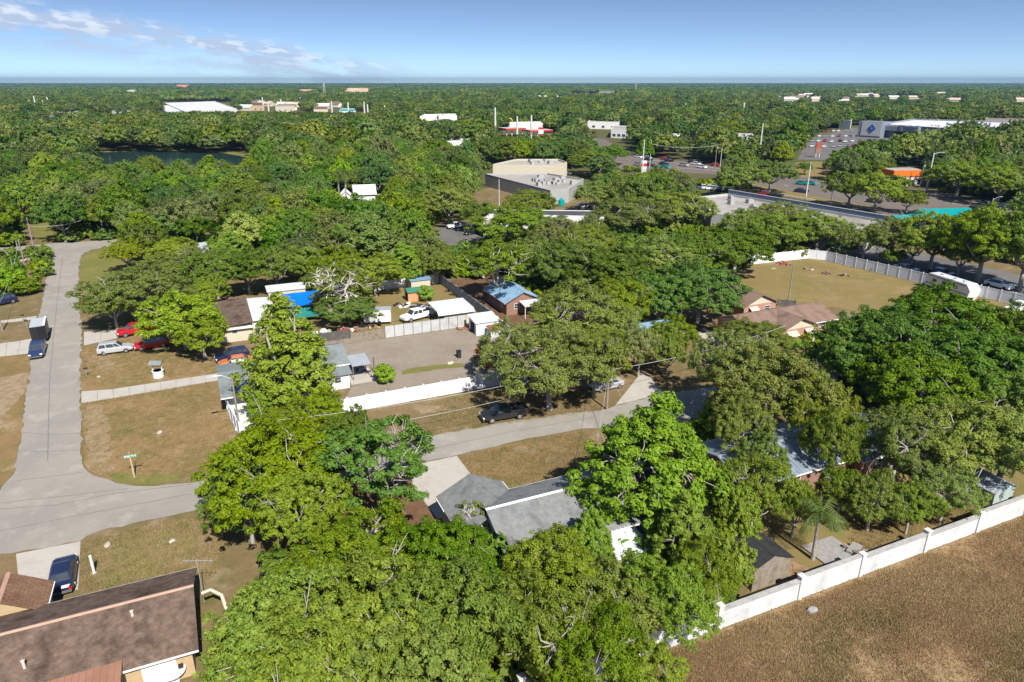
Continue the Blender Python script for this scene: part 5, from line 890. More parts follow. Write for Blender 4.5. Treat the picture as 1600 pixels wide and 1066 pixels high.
def proto(kind, seed, R, H, leafm, npuff, nleaf, leaf, pr, flatz=.62, zc=.60, low=-.35, lobes=.22, dens=1.0, bark=BARK, moss=0, bare=0, nlimb=7, cone=0.0, trunk_r=.28, flatpuff=.7, hole=0):
    """crown = leaf clumps spread over an uneven dome, carried by a trunk with forking limbs"""
    rng = np.random.default_rng(seed); rz = H * (1 - zc)
    ph = rng.uniform(0, 6.28, 6)
    C = []
    while len(C) < npuff:
        d = rng.normal(size=3); d /= np.linalg.norm(d)
        if d[2] < low: continue
        az = math.atan2(d[1], d[0]); lob = 1 + lobes * (.5 * math.sin(2 * az + ph[0]) + .5 * math.sin(3 * az + ph[1] + 2 * d[2]) + .45 * math.sin(5 * az + ph[2] + 3 * d[2]) * (1 - abs(d[2])) + .35 * math.sin(7 * az + 6 * d[2] + ph[3]))
        if hole and math.sin(4 * az + ph[4]) + math.sin(5 * d[2] + 3 * az + ph[5]) > 1.75 - hole: continue
        r = (rng.uniform(.78, 1.0) if rng.random() < .78 else rng.uniform(.35, .78)) * lob
        w = 1 - cone * max(d[2], 0)
        C.append([d[0] * r * R * w, d[1] * r * R * w, H * zc + d[2] * r * rz * (1.0 if d[2] > 0 else flatz + .2)])
    C = np.array(C); C[:, 2] = np.maximum(C[:, 2], H * .16)
    puff = rng.uniform(.65, 1.35, npuff) * pr; tp = rng.uniform(0, 1, npuff)
    idx = rng.choice(npuff, nleaf, p=puff ** 2 / np.sum(puff ** 2))
    D = rng.normal(size=(nleaf, 3)); D[:, 2] += .25; D /= np.linalg.norm(D, axis=1)[:, None]
    rad = puff[idx] * rng.uniform(.45, 1.05, nleaf); P = C[idx] + D * rad[:, None] * [1, 1, flatpuff]
    ctr = np.array([0, 0, H * zc * .8]); O = P - ctr; O /= np.linalg.norm(O, axis=1)[:, None]
    N = D * .8 + O * .45 + rng.normal(size=(nleaf, 3)) * .42 + [0, 0, .3]; N /= np.linalg.norm(N, axis=1)[:, None]
    sz = leaf * rng.uniform(.6, 1.35, nleaf); crown = quads(kind + '_crown', P, N, sz, sz * rng.uniform(.4, .62, nleaf), np.clip(tp[idx] * .6 + rng.uniform(0, .4, nleaf), 0, 1), leafm, rng)
    mb = MB(); th = H * .27; lean = rng.uniform(-.25, .25, 2)
    top = Vector((lean[0], lean[1], th)); mb.tube([(0, 0, -.15), (0, 0, .3), (lean[0] * .5, lean[1] * .5, th * .6), top], [trunk_r * 1.6, trunk_r * 1.15, trunk_r, trunk_r * .9], 9)
    ends = []
    for i in range(nlimb):
        a = 6.28 * i / nlimb + rng.uniform(-.4, .4); rr_ = R * rng.uniform(.38, .62); e = Vector((math.cos(a) * rr_, math.sin(a) * rr_, H * rng.uniform(.5, .72) * (1 + .25 * cone)))
        m1 = top.lerp(e, .4) + Vector((rng.uniform(-.3, .3), rng.uniform(-.3, .3), -.06 * H)); m2 = top.lerp(e, .72) + Vector((rng.uniform(-.4, .4), rng.uniform(-.4, .4), 0))
        mb.tube([top, m1, m2, e], [trunk_r * .62, trunk_r * .48, trunk_r * .36, trunk_r * .26], 6); ends += [(e, .26), (m2, .3)]
    sel = rng.choice(npuff, min(npuff, 26 + nlimb * 6), replace=False)
    for j in sel:
        c = Vector(C[j]); e, k = min(ends, key=lambda q: (q[0] - c).length); m = e.lerp(c, .5) + Vector((rng.uniform(-.35, .35), rng.uniform(-.35, .35), rng.uniform(-.3, .1))); mb.tube([e, m, c], [trunk_r * k, trunk_r * .16, .02], 5, False)
    for j in range(bare):
        e, k = ends[rng.integers(len(ends))]; d = Vector((rng.normal(), rng.normal(), abs(rng.normal()) + .6)).normalized(); p = e; pts = [p]; L = H * rng.uniform(.28, .5)
        for s in range(5): d = (d + Vector(rng.normal(size=3)) * .5).normalized(); p = p + d * L / 5; pts.append(p)
        mb.tube(pts, [.08, .07, .055, .04, .028, .012], 5, False)
        for s in (2, 3, 4): q = pts[s]; d2 = (d + Vector(rng.normal(size=3)) * .8).normalized(); mb.tube([q, q + d2 * L * .2 + Vector((0, 0, .1)), q + d2 * L * .36], [.045, .03, .01], 4, False)
    me = bpy.data.meshes.new(kind + '_trunk'); me.from_pydata(mb.v, [], mb.f); me.materials.append(bark); me.polygons.foreach_set('use_smooth', [True] * len(mb.f)); me.update()
    ms = None
    if moss:
        k = rng.choice(npuff, moss); Pm = C[k] + rng.normal(size=(moss, 3)) * pr * [.8, .8, .3] - [0, 0, pr * .5]; hl = rng.uniform(.3, .8, moss) * min(1.2, pr); ms = quads(kind + '_moss', Pm, np.tile([1., 0, 0], (moss, 1)), hl, hl * .14, rng.uniform(0, 1, moss), MOSS, rng, True)
    return dict(R=R, H=H, zc=zc, crown=crown, trunk=me, moss=ms)
PT = {}
# near trees: leaf sprays of hand to arm length
PT['oak'] = [proto('oak', 11 + i, 5.5, 9.5, L_OAK, 620, 40000, .125, .44, lobes=.26, bark=BARKP, hole=.25, bare=3) for i in range(2)]
PT['yellow'] = [proto('yellow', 31 + i, 5.5, 9.0, L_YEL, 640, 40000, .125, .43, lobes=.26, bark=BARKP, hole=.2, bare=2) for i in range(2)]
PT['sparse'] = [proto('sparse', 41, 5.0, 9.5, L_DARK, 210, 15000, .155, .50, lobes=.35, bark=BARKP, hole=.6, bare=26, nlimb=9)]
PT['vivid'] = [proto('vivid', 51, 5.0, 11, L_VIV, 640, 36000, .16, .46, zc=.48, low=-.55, lobes=.16, cone=.42)]
PT['lime'] = [proto('lime', 61, 3.4, 11, L_LIME, 520, 32000, .145, .40, zc=.42, low=-.6, lobes=.25, cone=.66, flatpuff=.8), proto('lime', 62, 4.2, 8.5, L_LIME, 360, 20000, .145, .44, zc=.55, lobes=.25)]
PT['olive'] = [proto('olive', 71 + i, 4.5, 8.5, L_OLIVE, 560, 32000, .105, .40, lobes=.28, bark=BARKP, hole=.35, bare=16) for i in range(2)]
PT['feather'] = [proto('feather', 81 + i, 4.5, 8.0, L_OAK if i else L_OLIVE, 620, 36000, .10, .38, lobes=.28, hole=.25, bare=2) for i in range(2)]
PT['dark'] = [proto('dark', 91 + i, 5.5, 9.5, L_DARK, 560, 36000, .145, .48, lobes=.24, bare=2) for i in range(2)]
PT['mossy'] = [proto('mossy', 101 + i, 6, 9.5, L_MOSS, 560, 36000, .125, .46, lobes=.28, moss=900, bark=BARKP, hole=.3, bare=10) for i in range(2)]
PT['dead'] = [proto('dead', 111, 3.6, 9, L_OLIVE, 110, 7000, .18, .6, zc=.42, low=-.6, lobes=.3, bark=pm('dead_bark', (.48, .44, .38), (.56, .52, .46), 3, .95), bare=40)]
PT['pale'] = [proto('pale', 131, 4.2, 11, L_OLIVE, 190, 12000, .17, .6, zc=.66, low=-.25, lobes=.35, hole=.4, bark=pm('white_bark', (.44, .40, .34), (.52, .48, .42), 3, .9), nlimb=5, trunk_r=.3, bare=4)]
PT['shrub'] = [proto('shrub', 121, 1.3, 1.9, L_VIV, 60, 3200, .13, .32, zc=.5, low=-.8, trunk_r=.06, nlimb=4), proto('shrub', 122, 1.6, 2.2, L_RED, 70, 2600, .13, .36, zc=.5, low=-.8, trunk_r=.06, nlimb=4), proto('shrub', 123, 1.6, 2.4, L_YEL, 70, 3400, .13, .36, zc=.5, low=-.8, trunk_r=.06, nlimb=4)]
# middle distance
MID = []
for i, (lm, kw) in enumerate([(M_OAK, {}), (M_DARK, {}), (M_MOSS, dict(moss=160, bare=4)), (M_YEL, {}), (M_OLI, dict(hole=.2, bare=3)), (M_VIV, {}), (M_DARK, dict(hole=.2)), (M_OAK, dict(hole=.2))]):
    MID.append(proto('mid', 200 + i, 5.2, (9.5, 9.0, 9.5, 11.0, 8.5, 11.5, 10.0, 9.0)[i], lm, 230, 9500, .235, .68, lobes=(.24, .3, .34, .2, .36, .2, .3, .34)[i], cone=(0, 0, 0, .3, 0, .35, .1, 0)[i], nlimb=5, bark=BARKP if i in (2, 4) else BARK, **kw))
def palm_meshes(seed, H, nf, L, leafm, droop=1.0, dry=0):
    rng = np.random.default_rng(seed); P, N, A, B, T = [], [], [], [], []; mb = MB(); V = []; tint = []
    for k in range(nf):
        az = 2.4 * k + rng.uniform(-.2, .2); el = rng.uniform(-.35, 1.2); d = Vector((math.cos(az) * math.cos(el), math.sin(az) * math.cos(el), math.sin(el))); p = Vector((0, 0, H)); pts = [p]; n = 9
        for s in range(n): d = (d + Vector((0, 0, -.17 * droop))).normalized(); p = p + d * L / n; pts.append(p)
        t0 = rng.random()
        for s in range(1, n + 1):
            q = pts[s]; dr = (pts[s] - pts[s - 1]).normalized(); side = dr.cross(Vector((0, 0, 1))).normalized(); w = L * .30 * math.sin(math.pi * (.12 + .86 * s / (n + 1)))
            for f in (0, .5):
                c = pts[s - 1].lerp(q, f)
                for sg in (-1, 1):
                    tip = c + side * sg * w * rng.uniform(.7, 1) + dr * w * .6 - Vector((0, 0, w * rng.uniform(.5, .95))); wd = dr * .028 * L / 2
                    V += [c - wd, c + wd, tip + wd * .2, tip - wd * .2]; tint.append(t0)
    n = len(tint); me = bpy.data.meshes.new('palm_crown'); me.from_pydata([tuple(v) for v in V], [], [(4 * i, 4 * i + 1, 4 * i + 2, 4 * i + 3) for i in range(n)]); at = me.attributes.new('tint', 'FLOAT', 'POINT'); at.data.foreach_set('value', np.repeat(tint, 4).astype('f4')); me.materials.append(leafm)
    mb.tube([(0, 0, -.1), (.05, 0, H * .4), (.12, .05, H * .8), (0, 0, H)], [.24, .17, .15, .13], 9); tm = bpy.data.meshes.new('palm_trunk'); tm.from_pydata(mb.v, [], mb.f); tm.materials.append(BARKP)
    return dict(R=L * .8, H=H + L * .5, zc=H / (H + L * .5), crown=me, trunk=tm, moss=None)
PT['palm'] = [palm_meshes(1, 5.0, 19, 3.0, L_PALM, 1.15), palm_meshes(2, 7.5, 30, 1.9, L_PALM, 1.5), palm_meshes(3, 4.0, 34, 2.4, L_YEL, 1.4)]
NTREE = [0]
def put(pr, loc, sx, sz, rot, label, cat='tree', group=None, name='tree'):
    r = empty(name, loc, rot, label, cat, group); r.scale = (sx, sx, sz)
    link('crown', pr['crown'], r); link('trunk', pr['trunk'], r)
    if pr['moss']: link('moss', pr['moss'], r)
    NTREE[0] += 1; return r
MANUAL = []
def tree(cx, cy, w, h, kind, label, var=0, name=None, cat='tree', group=None, rot=None):
    pr = PT[kind][var % len(PT[kind])]; p = G(cx, cy, h * pr['zc']); dep = PX(p)[2]; R = w / 2 * dep / F
    rr = random.Random(int(cx * 7 + cy)); MANUAL.append((p.x, p.y, R * .8))
    return put(pr, (p.x, p.y, 0), R / pr['R'], h / pr['H'], rr.uniform(0, 6.28) if rot is None else rot, label, cat, group, name or ('palm_tree' if kind == 'palm' else 'shrub' if kind == 'shrub' else 'dead_tree' if kind == 'dead' else 'oak_tree' if kind in ('oak', 'mossy', 'sparse', 'yellow') else 'tree'))
def tree_b(bx, by, w, top_y, kind, label, var=0):
    pr = PT[kind][var % len(PT[kind])]; b = G(bx, by); h = height_at(b, top_y); R = w / 2 * PX((b.x, b.y, h * .6))[2] / F; MANUAL.append((b.x, b.y, R * .8))
    return put(pr, b, R / pr['R'], h / pr['H'], random.Random(int(bx)).uniform(0, 6.28), label, 'tree', None, 'oak_tree')
TREES = [
 # foreground
 (425, 735, 215, 9.5, 'yellow', 'broad yellow green oak overhanging the street left of centre', 0), (385, 785, 115, 7, 'oak', 'lower oak limb mass shading the corner lawn', 1), (592, 725, 185, 10, 'sparse', 'open oak with bare grey limbs beside the concrete drive', 0), (470, 800, 130, 8, 'oak', 'mid green oak between the broad oak and the open oak', 2),
 (445, 985, 215, 8.5, 'yellow', 'yellow green tree beside the end of the brown roof', 1), (560, 880, 200, 8, 'oak', 'round oak below the open grey limbed oak', 0), (690, 875, 160, 7, 'dark', 'deep green tree left of the grey roofed house', 1), (560, 985, 250, 9, 'oak', 'yellow green canopy at the bottom left of centre', 0), (700, 975, 230, 9, 'oak', 'leafy oak canopy at the bottom middle', 1), (480, 1070, 240, 9, 'oak', 'canopy cut by the bottom edge left of centre', 2), (650, 1075, 240, 8.5, 'yellow', 'canopy cut by the bottom edge in the middle', 1), (355, 1065, 90, 5, 'yellow', 'small tree against the gable of the brown roof', 0),
 (865, 905, 185, 7, 'feather', 'fine leaved olive tree on the near side of the grey roof', 0), (960, 945, 170, 6.5, 'feather', 'fine leaved tree in front of the white shed', 1), (850, 985, 170, 7.5, 'olive', 'thin twiggy olive tree at the bottom middle', 0), (1040, 940, 150, 7, 'feather', 'fine leaved tree leaning over the white wall', 0), (930, 1040, 180, 7, 'feather', 'fine leaved canopy at the bottom edge by the wall', 1), (1095, 905, 115, 6.5, 'feather', 'yellow green tree over the wall left of the wooden shed', 1), (1010, 1060, 130, 5, 'feather', 'low bright canopy spilling over the end of the wall', 1),
 (1015, 735, 215, 12, 'vivid', 'tall vivid green tree in the middle', 0), (922, 850, 75, 6, 'vivid', 'lower vivid green growth at the foot of the tall green tree', 0), (1065, 845, 115, 7, 'vivid', 'vivid green tree right of the white shed', 0), (1150, 808, 68, 6.5, 'lime', 'lime green bushy column right of the vivid tree', 1), (1140, 890, 70, 6, 'lime', 'low lime green bush left of the wooden shed', 1), (1180, 765, 120, 7, 'olive', 'olive tree in front of the steel roof', 1), (1245, 790, 70, 5.5, 'feather', 'yellow green tree beside the feathery palm', 0),
 (1150, 578, 140, 10, 'mossy', 'grey green mossy oak over the right end of the street', 0), (1200, 605, 180, 10.5, 'yellow', 'yellow green oak in front of the pink house', 1), (1275, 640, 110, 9, 'yellow', 'yellow green oak overhanging the steel roof', 0), (1158, 672, 100, 8, 'oak', 'oak on the street side of the steel roof', 2), (1300, 690, 95, 8, 'oak', 'mid green oak between the two steel roofs', 1), (1190, 722, 75, 6.5, 'oak', 'bright green small oak at the left steel roof', 0), (1180, 530, 120, 5.5, 'mossy', 'rounded pale oak hiding the corner of the pink house', 1),
 (1380, 545, 200, 11, 'dark', 'dark green oak left of the three on the right', 0), (1470, 510, 180, 11.5, 'dark', 'tall bright topped oak below the caravan', 1), (1540, 580, 200, 11, 'dark', 'dark oak at the right edge below the white pickup', 0), (1430, 610, 180, 10, 'dark', 'deep green oak behind the steel roof', 1), (1590, 520, 110, 9, 'dark', 'dark tree cut by the right edge', 1), (1320, 560, 110, 9, 'dark', 'small dark tree right of the pink house gable', 1), (1590, 630, 140, 9, 'oak', 'green oak at the right edge above the olive trees', 2),
 (1405, 695, 120, 8, 'olive', 'twiggy olive tree at the right end of the steel roof', 0), (1490, 685, 160, 8.5, 'olive', 'wide twiggy olive tree in the right hand yard', 1), (1575, 700, 150, 8.5, 'olive', 'twiggy olive tree at the right edge over the metal shed', 0), (1365, 780, 95, 5.5, 'feather', 'low rounded fruit tree in the right hand yard', 1), (1425, 790, 75, 5, 'oak', 'dense round fruit tree with short trunk by the wall', 1), (1480, 770, 95, 5.5, 'olive', 'small olive tree left of the grey green shed', 1), (1315, 765, 70, 5, 'oak', 'small oak above the feathery palm', 0),
 (1283, 802, 78, 6.0, 'palm', 'feathery palm behind the white wall', 0), (440, 655, 110, 6, 'palm', 'cabbage palm below the tall yellow green tree', 2),
 # around the houses
 (452, 580, 135, 14.5, 'lime', 'tall yellow green tree in front of the sage roofed house', 0), (500, 650, 80, 7, 'oak', 'green tree at the left end of the long white fence', 0), (470, 700, 100, 7, 'yellow', 'yellow green growth below the cabbage palm', 1), (415, 630, 55, 6, 'lime', 'lime tree half hidden beside the lot lamp', 1), (545, 690, 90, 7.5, 'dark', 'dark green tree below the white fence', 0),
 (285, 500, 130, 8.5, 'lime', 'yellow green round tree in the front yard', 1), (315, 525, 80, 6.5, 'lime', 'lower yellow green crown above the parked cars', 1), (210, 455, 150, 9, 'mossy', 'large grey green oak over the shaded drive', 1), (175, 475, 75, 7, 'oak', 'dark oak limb reaching over the street', 0), (255, 430, 110, 8.5, 'olive', 'olive oak behind the large shaded oak', 0), (195, 395, 55, 7, 'yellow', 'small yellow green tree at the cross street corner', 0), (270, 395, 70, 7, 'yellow', 'yellow green tree left of the small green roof', 1),
 (860, 570, 190, 10, 'mossy', 'huge mossy oak beside the gravel yard', 0), (805, 545, 110, 8.5, 'mossy', 'left part of the mossy oak by the white fence', 1), (905, 495, 165, 10, 'olive', 'tan green oak behind the huge mossy oak', 1), (930, 560, 110, 9, 'mossy', 'mossy oak behind the utility pole', 1), (1050, 525, 75, 6.5, 'oak', 'small green tree before the pale blue roof', 0), (1000, 545, 65, 7, 'mossy', 'pale oak right of the utility pole', 0), (1045, 552, 60, 6, 'oak', 'oak over the side drive right of the pole', 1), (965, 525, 80, 7.5, 'olive', 'olive tree hiding the left of the pale blue roof', 0),
 (778, 412, 108, 11.5, 'pale', 'tall pale tree with white forked trunk behind the sheds', 0), (535, 460, 110, 9.5, 'dead', 'tree with bare pale dead top in the back yard', 0), (545, 485, 85, 5, 'oak', 'leafy lower crown under the dead topped tree', 1),
 (600, 584, 34, 2.3, 'shrub', 'round green shrub alone on the gravel', 0), (768, 555, 50, 3.0, 'shrub', 'reddish leaved shrub left of the mossy oak', 1), (664, 458, 28, 2.6, 'shrub', 'green shrub beside the orange walled shed', 0), (715, 494, 18, 1.6, 'shrub', 'small shrub against the carport wall', 0), (1262, 530, 60, 1.4, 'shrub', 'low hedge bush under the pink house awnings', 2), (1235, 535, 40, 1.3, 'shrub', 'left low hedge bush under the pink house awnings', 0), (30, 445, 62, 3.5, 'shrub', 'rounded bright bush left of the street', 2), (12, 440, 50, 5.0, 'shrub', 'darker bush at the left edge beside the rounded one', 0),
 (742, 818, 55, 4.5, 'dead', 'bare grey twiggy bush against the grey roofed house', 0),
 # woods edge behind the houses
 (335, 425, 85, 9, 'dark', 'dark tree behind the brown roofed cream house'), (385, 420, 80, 8.5, 'dark', 'deep green tree left of the blue tarpaulin'), (430, 415, 85, 9, 'oak', 'green oak directly above the blue tarpaulin'), (310, 415, 75, 8.5, 'olive', 'olive tree right of the small green roof'), (475, 412, 80, 8, 'yellow', 'yellow green tree right above the tarpaulins'), (585, 425, 85, 8, 'oak', 'green tree right of the dead topped tree'), (630, 415, 85, 8, 'vivid', 'bright green tree above the blue roofed shed'), (680, 410, 70, 7.5, 'yellow', 'yellow green tree by the dark shed beyond the yard'), (530, 415, 80, 8, 'yellow', 'yellow tree behind the dead topped tree'), (365, 400, 80, 9, 'vivid', 'vivid tree behind the dark tree by the cream house'), (325, 455, 55, 6, 'oak', 'small oak touching the brown roof of the cream house'), (505, 440, 60, 5, 'oak', 'low oak between the tarpaulin and the dead top'),
 # oaks round the shops and the highway
 (828, 322, 88, 10, 'mossy', 'round oak in front of the grey flat shop'), (805, 352, 125, 10, 'oak', 'wide green oak before the long white building'), (870, 365, 90, 9, 'mossy', 'pale oak before the middle of the long white building'), (930, 352, 50, 7, 'olive', 'thin olive tree at the right of the long white building'), (985, 335, 115, 10, 'mossy', 'broad mossy oak right of the long white building'), (1060, 325, 100, 10, 'mossy', 'mossy oak left of the strip mall'), (930, 305, 70, 9, 'oak', 'green oak at the right end of the grey shop'), (700, 315, 90, 11, 'mossy', 'grey moss hung tree above the small parking area'), (745, 335, 55, 8, 'oak', 'small oak at the left of the long white building'),
 (925, 252, 75, 10, 'yellow', 'bright oak right of the cream shop'), (895, 232, 95, 12, 'dark', 'dark oak behind the cream shop'), (955, 240, 55, 9, 'dark', 'dark oak at the highway bend'), (1010, 285, 60, 8, 'oak', 'oak below the pylon sign'), (1045, 283, 70, 8, 'olive', 'olive tree along the near side of the highway'), (1160, 278, 75, 11, 'oak', 'left of the two oaks standing by the highway'), (1205, 272, 70, 11, 'oak', 'right of the two oaks standing by the highway'), (1215, 338, 85, 8.5, 'mossy', 'mossy tree before the strip mall roof'), (1160, 350, 70, 8, 'oak', 'oak before the left part of the strip mall'), (1290, 362, 60, 7.5, 'oak', 'oak before the middle of the strip mall'), (1330, 292, 75, 11, 'oak', 'left oak of the pair beside the highway junction'), (1372, 296, 85, 12, 'oak', 'large oak right of the pair beside the highway junction'), (1420, 312, 50, 7, 'yellow', 'small bright tree behind the teal roof'), (1500, 275, 85, 12, 'oak', 'large oak across the highway right of the pale pole'), (1565, 285, 95, 12, 'oak', 'large oak across the highway at the far right'), (1595, 262, 70, 11, 'dark', 'dark tree cut by the right edge across the highway'), (1258, 262, 22, 5, 'dark', 'small round tree in the brown clearing'), (1560, 362, 80, 9, 'yellow', 'yellow green tree over the right teal roof'),
 (803, 178, 40, 12, 'lime', 'bright lime tree beside the yellow arch'), (1140, 203, 45, 13, 'yellow', 'lime green round tree beyond the highway'), (330, 268, 55, 10, 'lime', 'yellow topped tree below the pond'), (236, 256, 40, 8, 'yellow', 'yellow tree on the near bank of the pond'),
 # dark oaks in the middle
 (880, 415, 125, 10, 'dark', 'dark oak behind the brick house with blue roof', 0), (955, 425, 130, 10.5, 'dark', 'dark oak in the middle of the big oak mass', 1), (1020, 410, 125, 10.5, 'oak', 'green oak in the middle of the big oak mass', 0), (1095, 455, 135, 10, 'dark', 'dark oak left of the rear pink house', 1), (1085, 400, 110, 10, 'oak', 'oak with bare pale twigs left of the pasture', 1), (1150, 390, 110, 9.5, 'dark', 'dark oak at the left end of the pasture fence', 0), (1030, 465, 100, 9, 'dark', 'dark oak over the hidden drive', 0), (970, 475, 95, 9, 'oak', 'oak behind the tan green oak', 2), (830, 400, 90, 9, 'mossy', 'pale mossy oak right of the white trunked tree', 1), (920, 380, 100, 9, 'mossy', 'grey mossy oak in front of the long white building', 0),
 (915, 400, 80, 8, 'olive', 'small olive oak inside the big oak mass')]
for t in [(1347, 409, 70, 352, 'mossy', 'pale oak above the fence corner', 1), (1385, 411, 85, 343, 'olive', 'thin pale tree behind the pasture fence, left one', 0), (1422, 417, 75, 352, 'oak', 'open oak behind the pasture fence, second from left', 1), (1452, 421, 110, 336, 'oak', 'tall oak behind the pasture fence, third from left', 0), (1527, 440, 135, 326, 'oak', 'tall broad oak behind the caravan', 1), (1592, 455, 120, 330, 'dark', 'tall dark oak behind the fence at the right edge', 0),
          (1275, 393, 95, 335, 'mossy', 'mossy oak above the pasture fence, right of the corner oaks', 0), (1205, 399, 110, 335, 'oak', 'round green oak above the pasture fence', 1), (1312, 402, 42, 375, 'dark', 'low dark tree just behind the fence corner', 0), (1392, 418, 40, 388, 'dark', 'low dark bush tree behind the pasture fence', 1), (1495, 432, 60, 372, 'dark', 'darker small oak between the tall ones behind the fence', 1)]: tree_b(*t)
for t in TREES:
    tree(*t[:6], var=t[6] if len(t) > 6 else int(t[0]) % 3)
tree(537, 268, 24, 15, 'palm', 'tall cabbage palm, the left of two by the white house', 1); tree(527, 270, 20, 14.5, 'palm', 'tall cabbage palm, the right of two by the white house', 1)

# woods: every further trunk sown where the photograph shows trees
OPEN = [ROADPX, HWY, [(128, 395), (210, 384), (200, 440), (124, 470)], [(0, 470), (75, 440), (60, 560), (0, 900)], [(38, 322), (92, 322), (100, 378), (40, 385)], [(140, 238), (400, 240), (410, 264), (140, 264)], [(1130, 440), (1172, 414), (1270, 400), (1760, 520), (1700, 640), (1100, 560)],
        [(560, 470), (570, 440), (690, 436), (800, 530), (740, 600), (520, 650)], [(440, 470), (570, 450), (570, 540), (440, 540)], [(740, 265), (925, 265), (960, 340), (740, 345)], [(1085, 300), (1137, 290), (1420, 345), (1640, 440), (1640, 480), (1290, 405), (1225, 396), (1330, 375), (1100, 340)], [(750, 328), (950, 332), (950, 362), (750, 360)],
        [(758, 212), (880, 207), (880, 232), (760, 232)], [(1240, 252), (1262, 212), (1335, 196), (1700, 200), (1700, 216), (1480, 224), (1440, 242), (1300, 252)], [(1228, 282), (1240, 252), (1300, 250), (1300, 285)], [(684, 348), (756, 343), (762, 378), (680, 382)], [(335, 480), (430, 460), (430, 540), (335, 540)], [(1380, 262), (1460, 262), (1460, 300), (1380, 300)], [(248, 158), (365, 158), (370, 182), (248, 182)], [(900, 210), (990, 225), (960, 262), (930, 262)]]
OPENW = [[(p.x, p.y) for p in gp(*o)] for o in OPEN]
def inside(x, y, poly):
    c = False; j = len(poly) - 1
    for i in range(len(poly)):
        xi, yi = poly[i]; xj, yj = poly[j]
        if (yi > y) != (yj > y) and x < (xj - xi) * (y - yi) / (yj - yi) + xi: c = not c
        j = i
    return c
# (photo window that stays clear, distance of what stands there, share of trees before it that go)
VIS = [(770, 246, 890, 272, 275), (757, 268, 905, 300, 262), (757, 295, 830, 318, 245), (860, 295, 895, 325, 235), (750, 322, 800, 340, 205), (855, 324, 945, 352, 200), (540, 282, 592, 318, 235), (1086, 300, 1390, 348, 245), (1385, 322, 1520, 350, 205), (1392, 268, 1445, 290, 285), (1340, 186, 1560, 207, 540), (964, 243, 1130, 276, 320), (930, 216, 985, 245, 420), (1200, 280, 1300, 318, 290), (1300, 296, 1600, 345, 240),
       (786, 196, 866, 216, 560), (150, 236, 390, 258, 400), (246, 156, 374, 180, 960), (654, 176, 716, 190, 740), (996, 245, 1012, 280, 320), (1085, 288, 1140, 304, 262), (1240, 252, 1290, 278, 330), (1262, 212, 1335, 234, 470), (370, 160, 580, 180, 1000), (85, 169, 208, 178, 900), (690, 340, 745, 376, 195), (280, 372, 320, 400, 175), (800, 186, 850, 196, 620), (916, 184, 985, 203, 640), (60, 322, 98, 375, 185), (790, 180, 810, 196, 600), (520, 215, 550, 228, 420), (695, 215, 738, 224, 440), (1310, 176, 1336, 192, 600), (520, 258, 545, 300, 240)]
for (o_, h_, *_r) in FAR:
    q_ = [G(x_, y_, h_) for x_, y_ in o_]; xs_ = [x_ for x_, _ in o_]; ys_ = [y_ for _, y_ in o_]; VIS.append((min(xs_), min(ys_), max(xs_), max(ys_) + 3, min(math.hypot(a.x, a.y) for a in q_)))
for (x_, y_) in FARXY: q_ = G(x_, y_); VIS.append((x_ - 9, y_ - 5, x_ + 9, y_ + 2, math.hypot(q_.x, q_.y)))
LAND = [('the pond', 270, 248), ('the white gabled house', 565, 303), ('the grey flat roofed shop', 830, 285), ('the cream walled shop', 820, 258), ('the long white building', 850, 340), ('the pylon sign by the highway', 1005, 262), ('the strip mall', 1250, 325), ('the teal roofs', 1450, 335), ('the orange store', 1417, 277), ('the warehouse store', 1450, 200), ('the green clearing', 72, 348), ('the wired pole in the woods', 187, 340), ('the small parking area', 715, 360), ('the blue tarpaulin', 475, 470), ('the cross street', 180, 378), ('the fuel station', 825, 205), ('the store parking lot', 1290, 225), ('the highway junction', 1250, 295)]
ADJ = ['mid green oak', 'dark green oak', 'grey mossy oak', 'yellow green tree', 'olive tree with pale limbs', 'bright green tree', 'loose dark green tree', 'loose green oak']
rg = np.random.default_rng(77); cand = []
y = 128.0
while y < 1500:
    sp = 7.2 if y < 330 else 8.6 if y < 700 else 11.5
    xw = y * 1.15 + 60; x = -xw
    while x < xw:
        wx, wy = x + rg.uniform(-.42, .42) * sp, y + rg.uniform(-.42, .42) * sp; x += sp
        R = rg.uniform(3.8, 6.6) if y < 330 else rg.uniform(4.6, 8.2); h = rg.uniform(7.5, 12.0) * (.82 + .045 * R)
        if y > 190 and rg.random() < .06: h *= 1.3
        px, py, dep = PX((wx, wy, h * .62)); bx_, by_, _ = PX((wx, wy, 0)); tpy = PX((wx, wy, h))[1]; wpx = R * F / dep
        if by_ > 436: continue
        if px > 640 and by_ > 372 : continue
        if px < 130 and by_ > 392: continue
        if (px < -60 or px > 1660) and (by_ > 385 or abs(wx) > 900 and y > 1200): continue
        if any(inside(wx, wy, o) for o in OPENW): continue
        if any((wx - a) ** 2 + (wy - b) ** 2 < (c + R * .55) ** 2 for a, b, c in MANUAL): continue
        dist = math.hypot(wx, wy); bad = False
        for (x0, y0, x1, y1, dd) in VIS:
            if dist < dd + 4 and px + wpx * .75 > x0 and px - wpx * .75 < x1 and tpy < y1 - (y1 - y0) * .25 and by_ > y0: bad = True; break
        if bad: continue
        k = int(rg.choice(8, p=[.20, .16, .15, .12, .14, .06, .09, .08])); cand.append((R / dist, wx, wy, R, h, k, px, py, rg.uniform(0, 6.28), tpy))
    y += sp
cand.sort(key=lambda c: -c[0]); NI = max(0, 296 - NTREE[0]); seen = [c for c in cand if -20 < c[6] < 1620]; ind = seen[:NI]; rest = seen[NI:] + [c for c in cand if not -20 < c[6] < 1620]
rank = {}; ORD = ['closest', 'second closest', 'third closest', 'fourth closest', 'fifth closest', 'sixth closest', 'seventh closest', 'eighth closest', 'ninth closest', 'tenth closest', 'eleventh closest', 'twelfth closest']
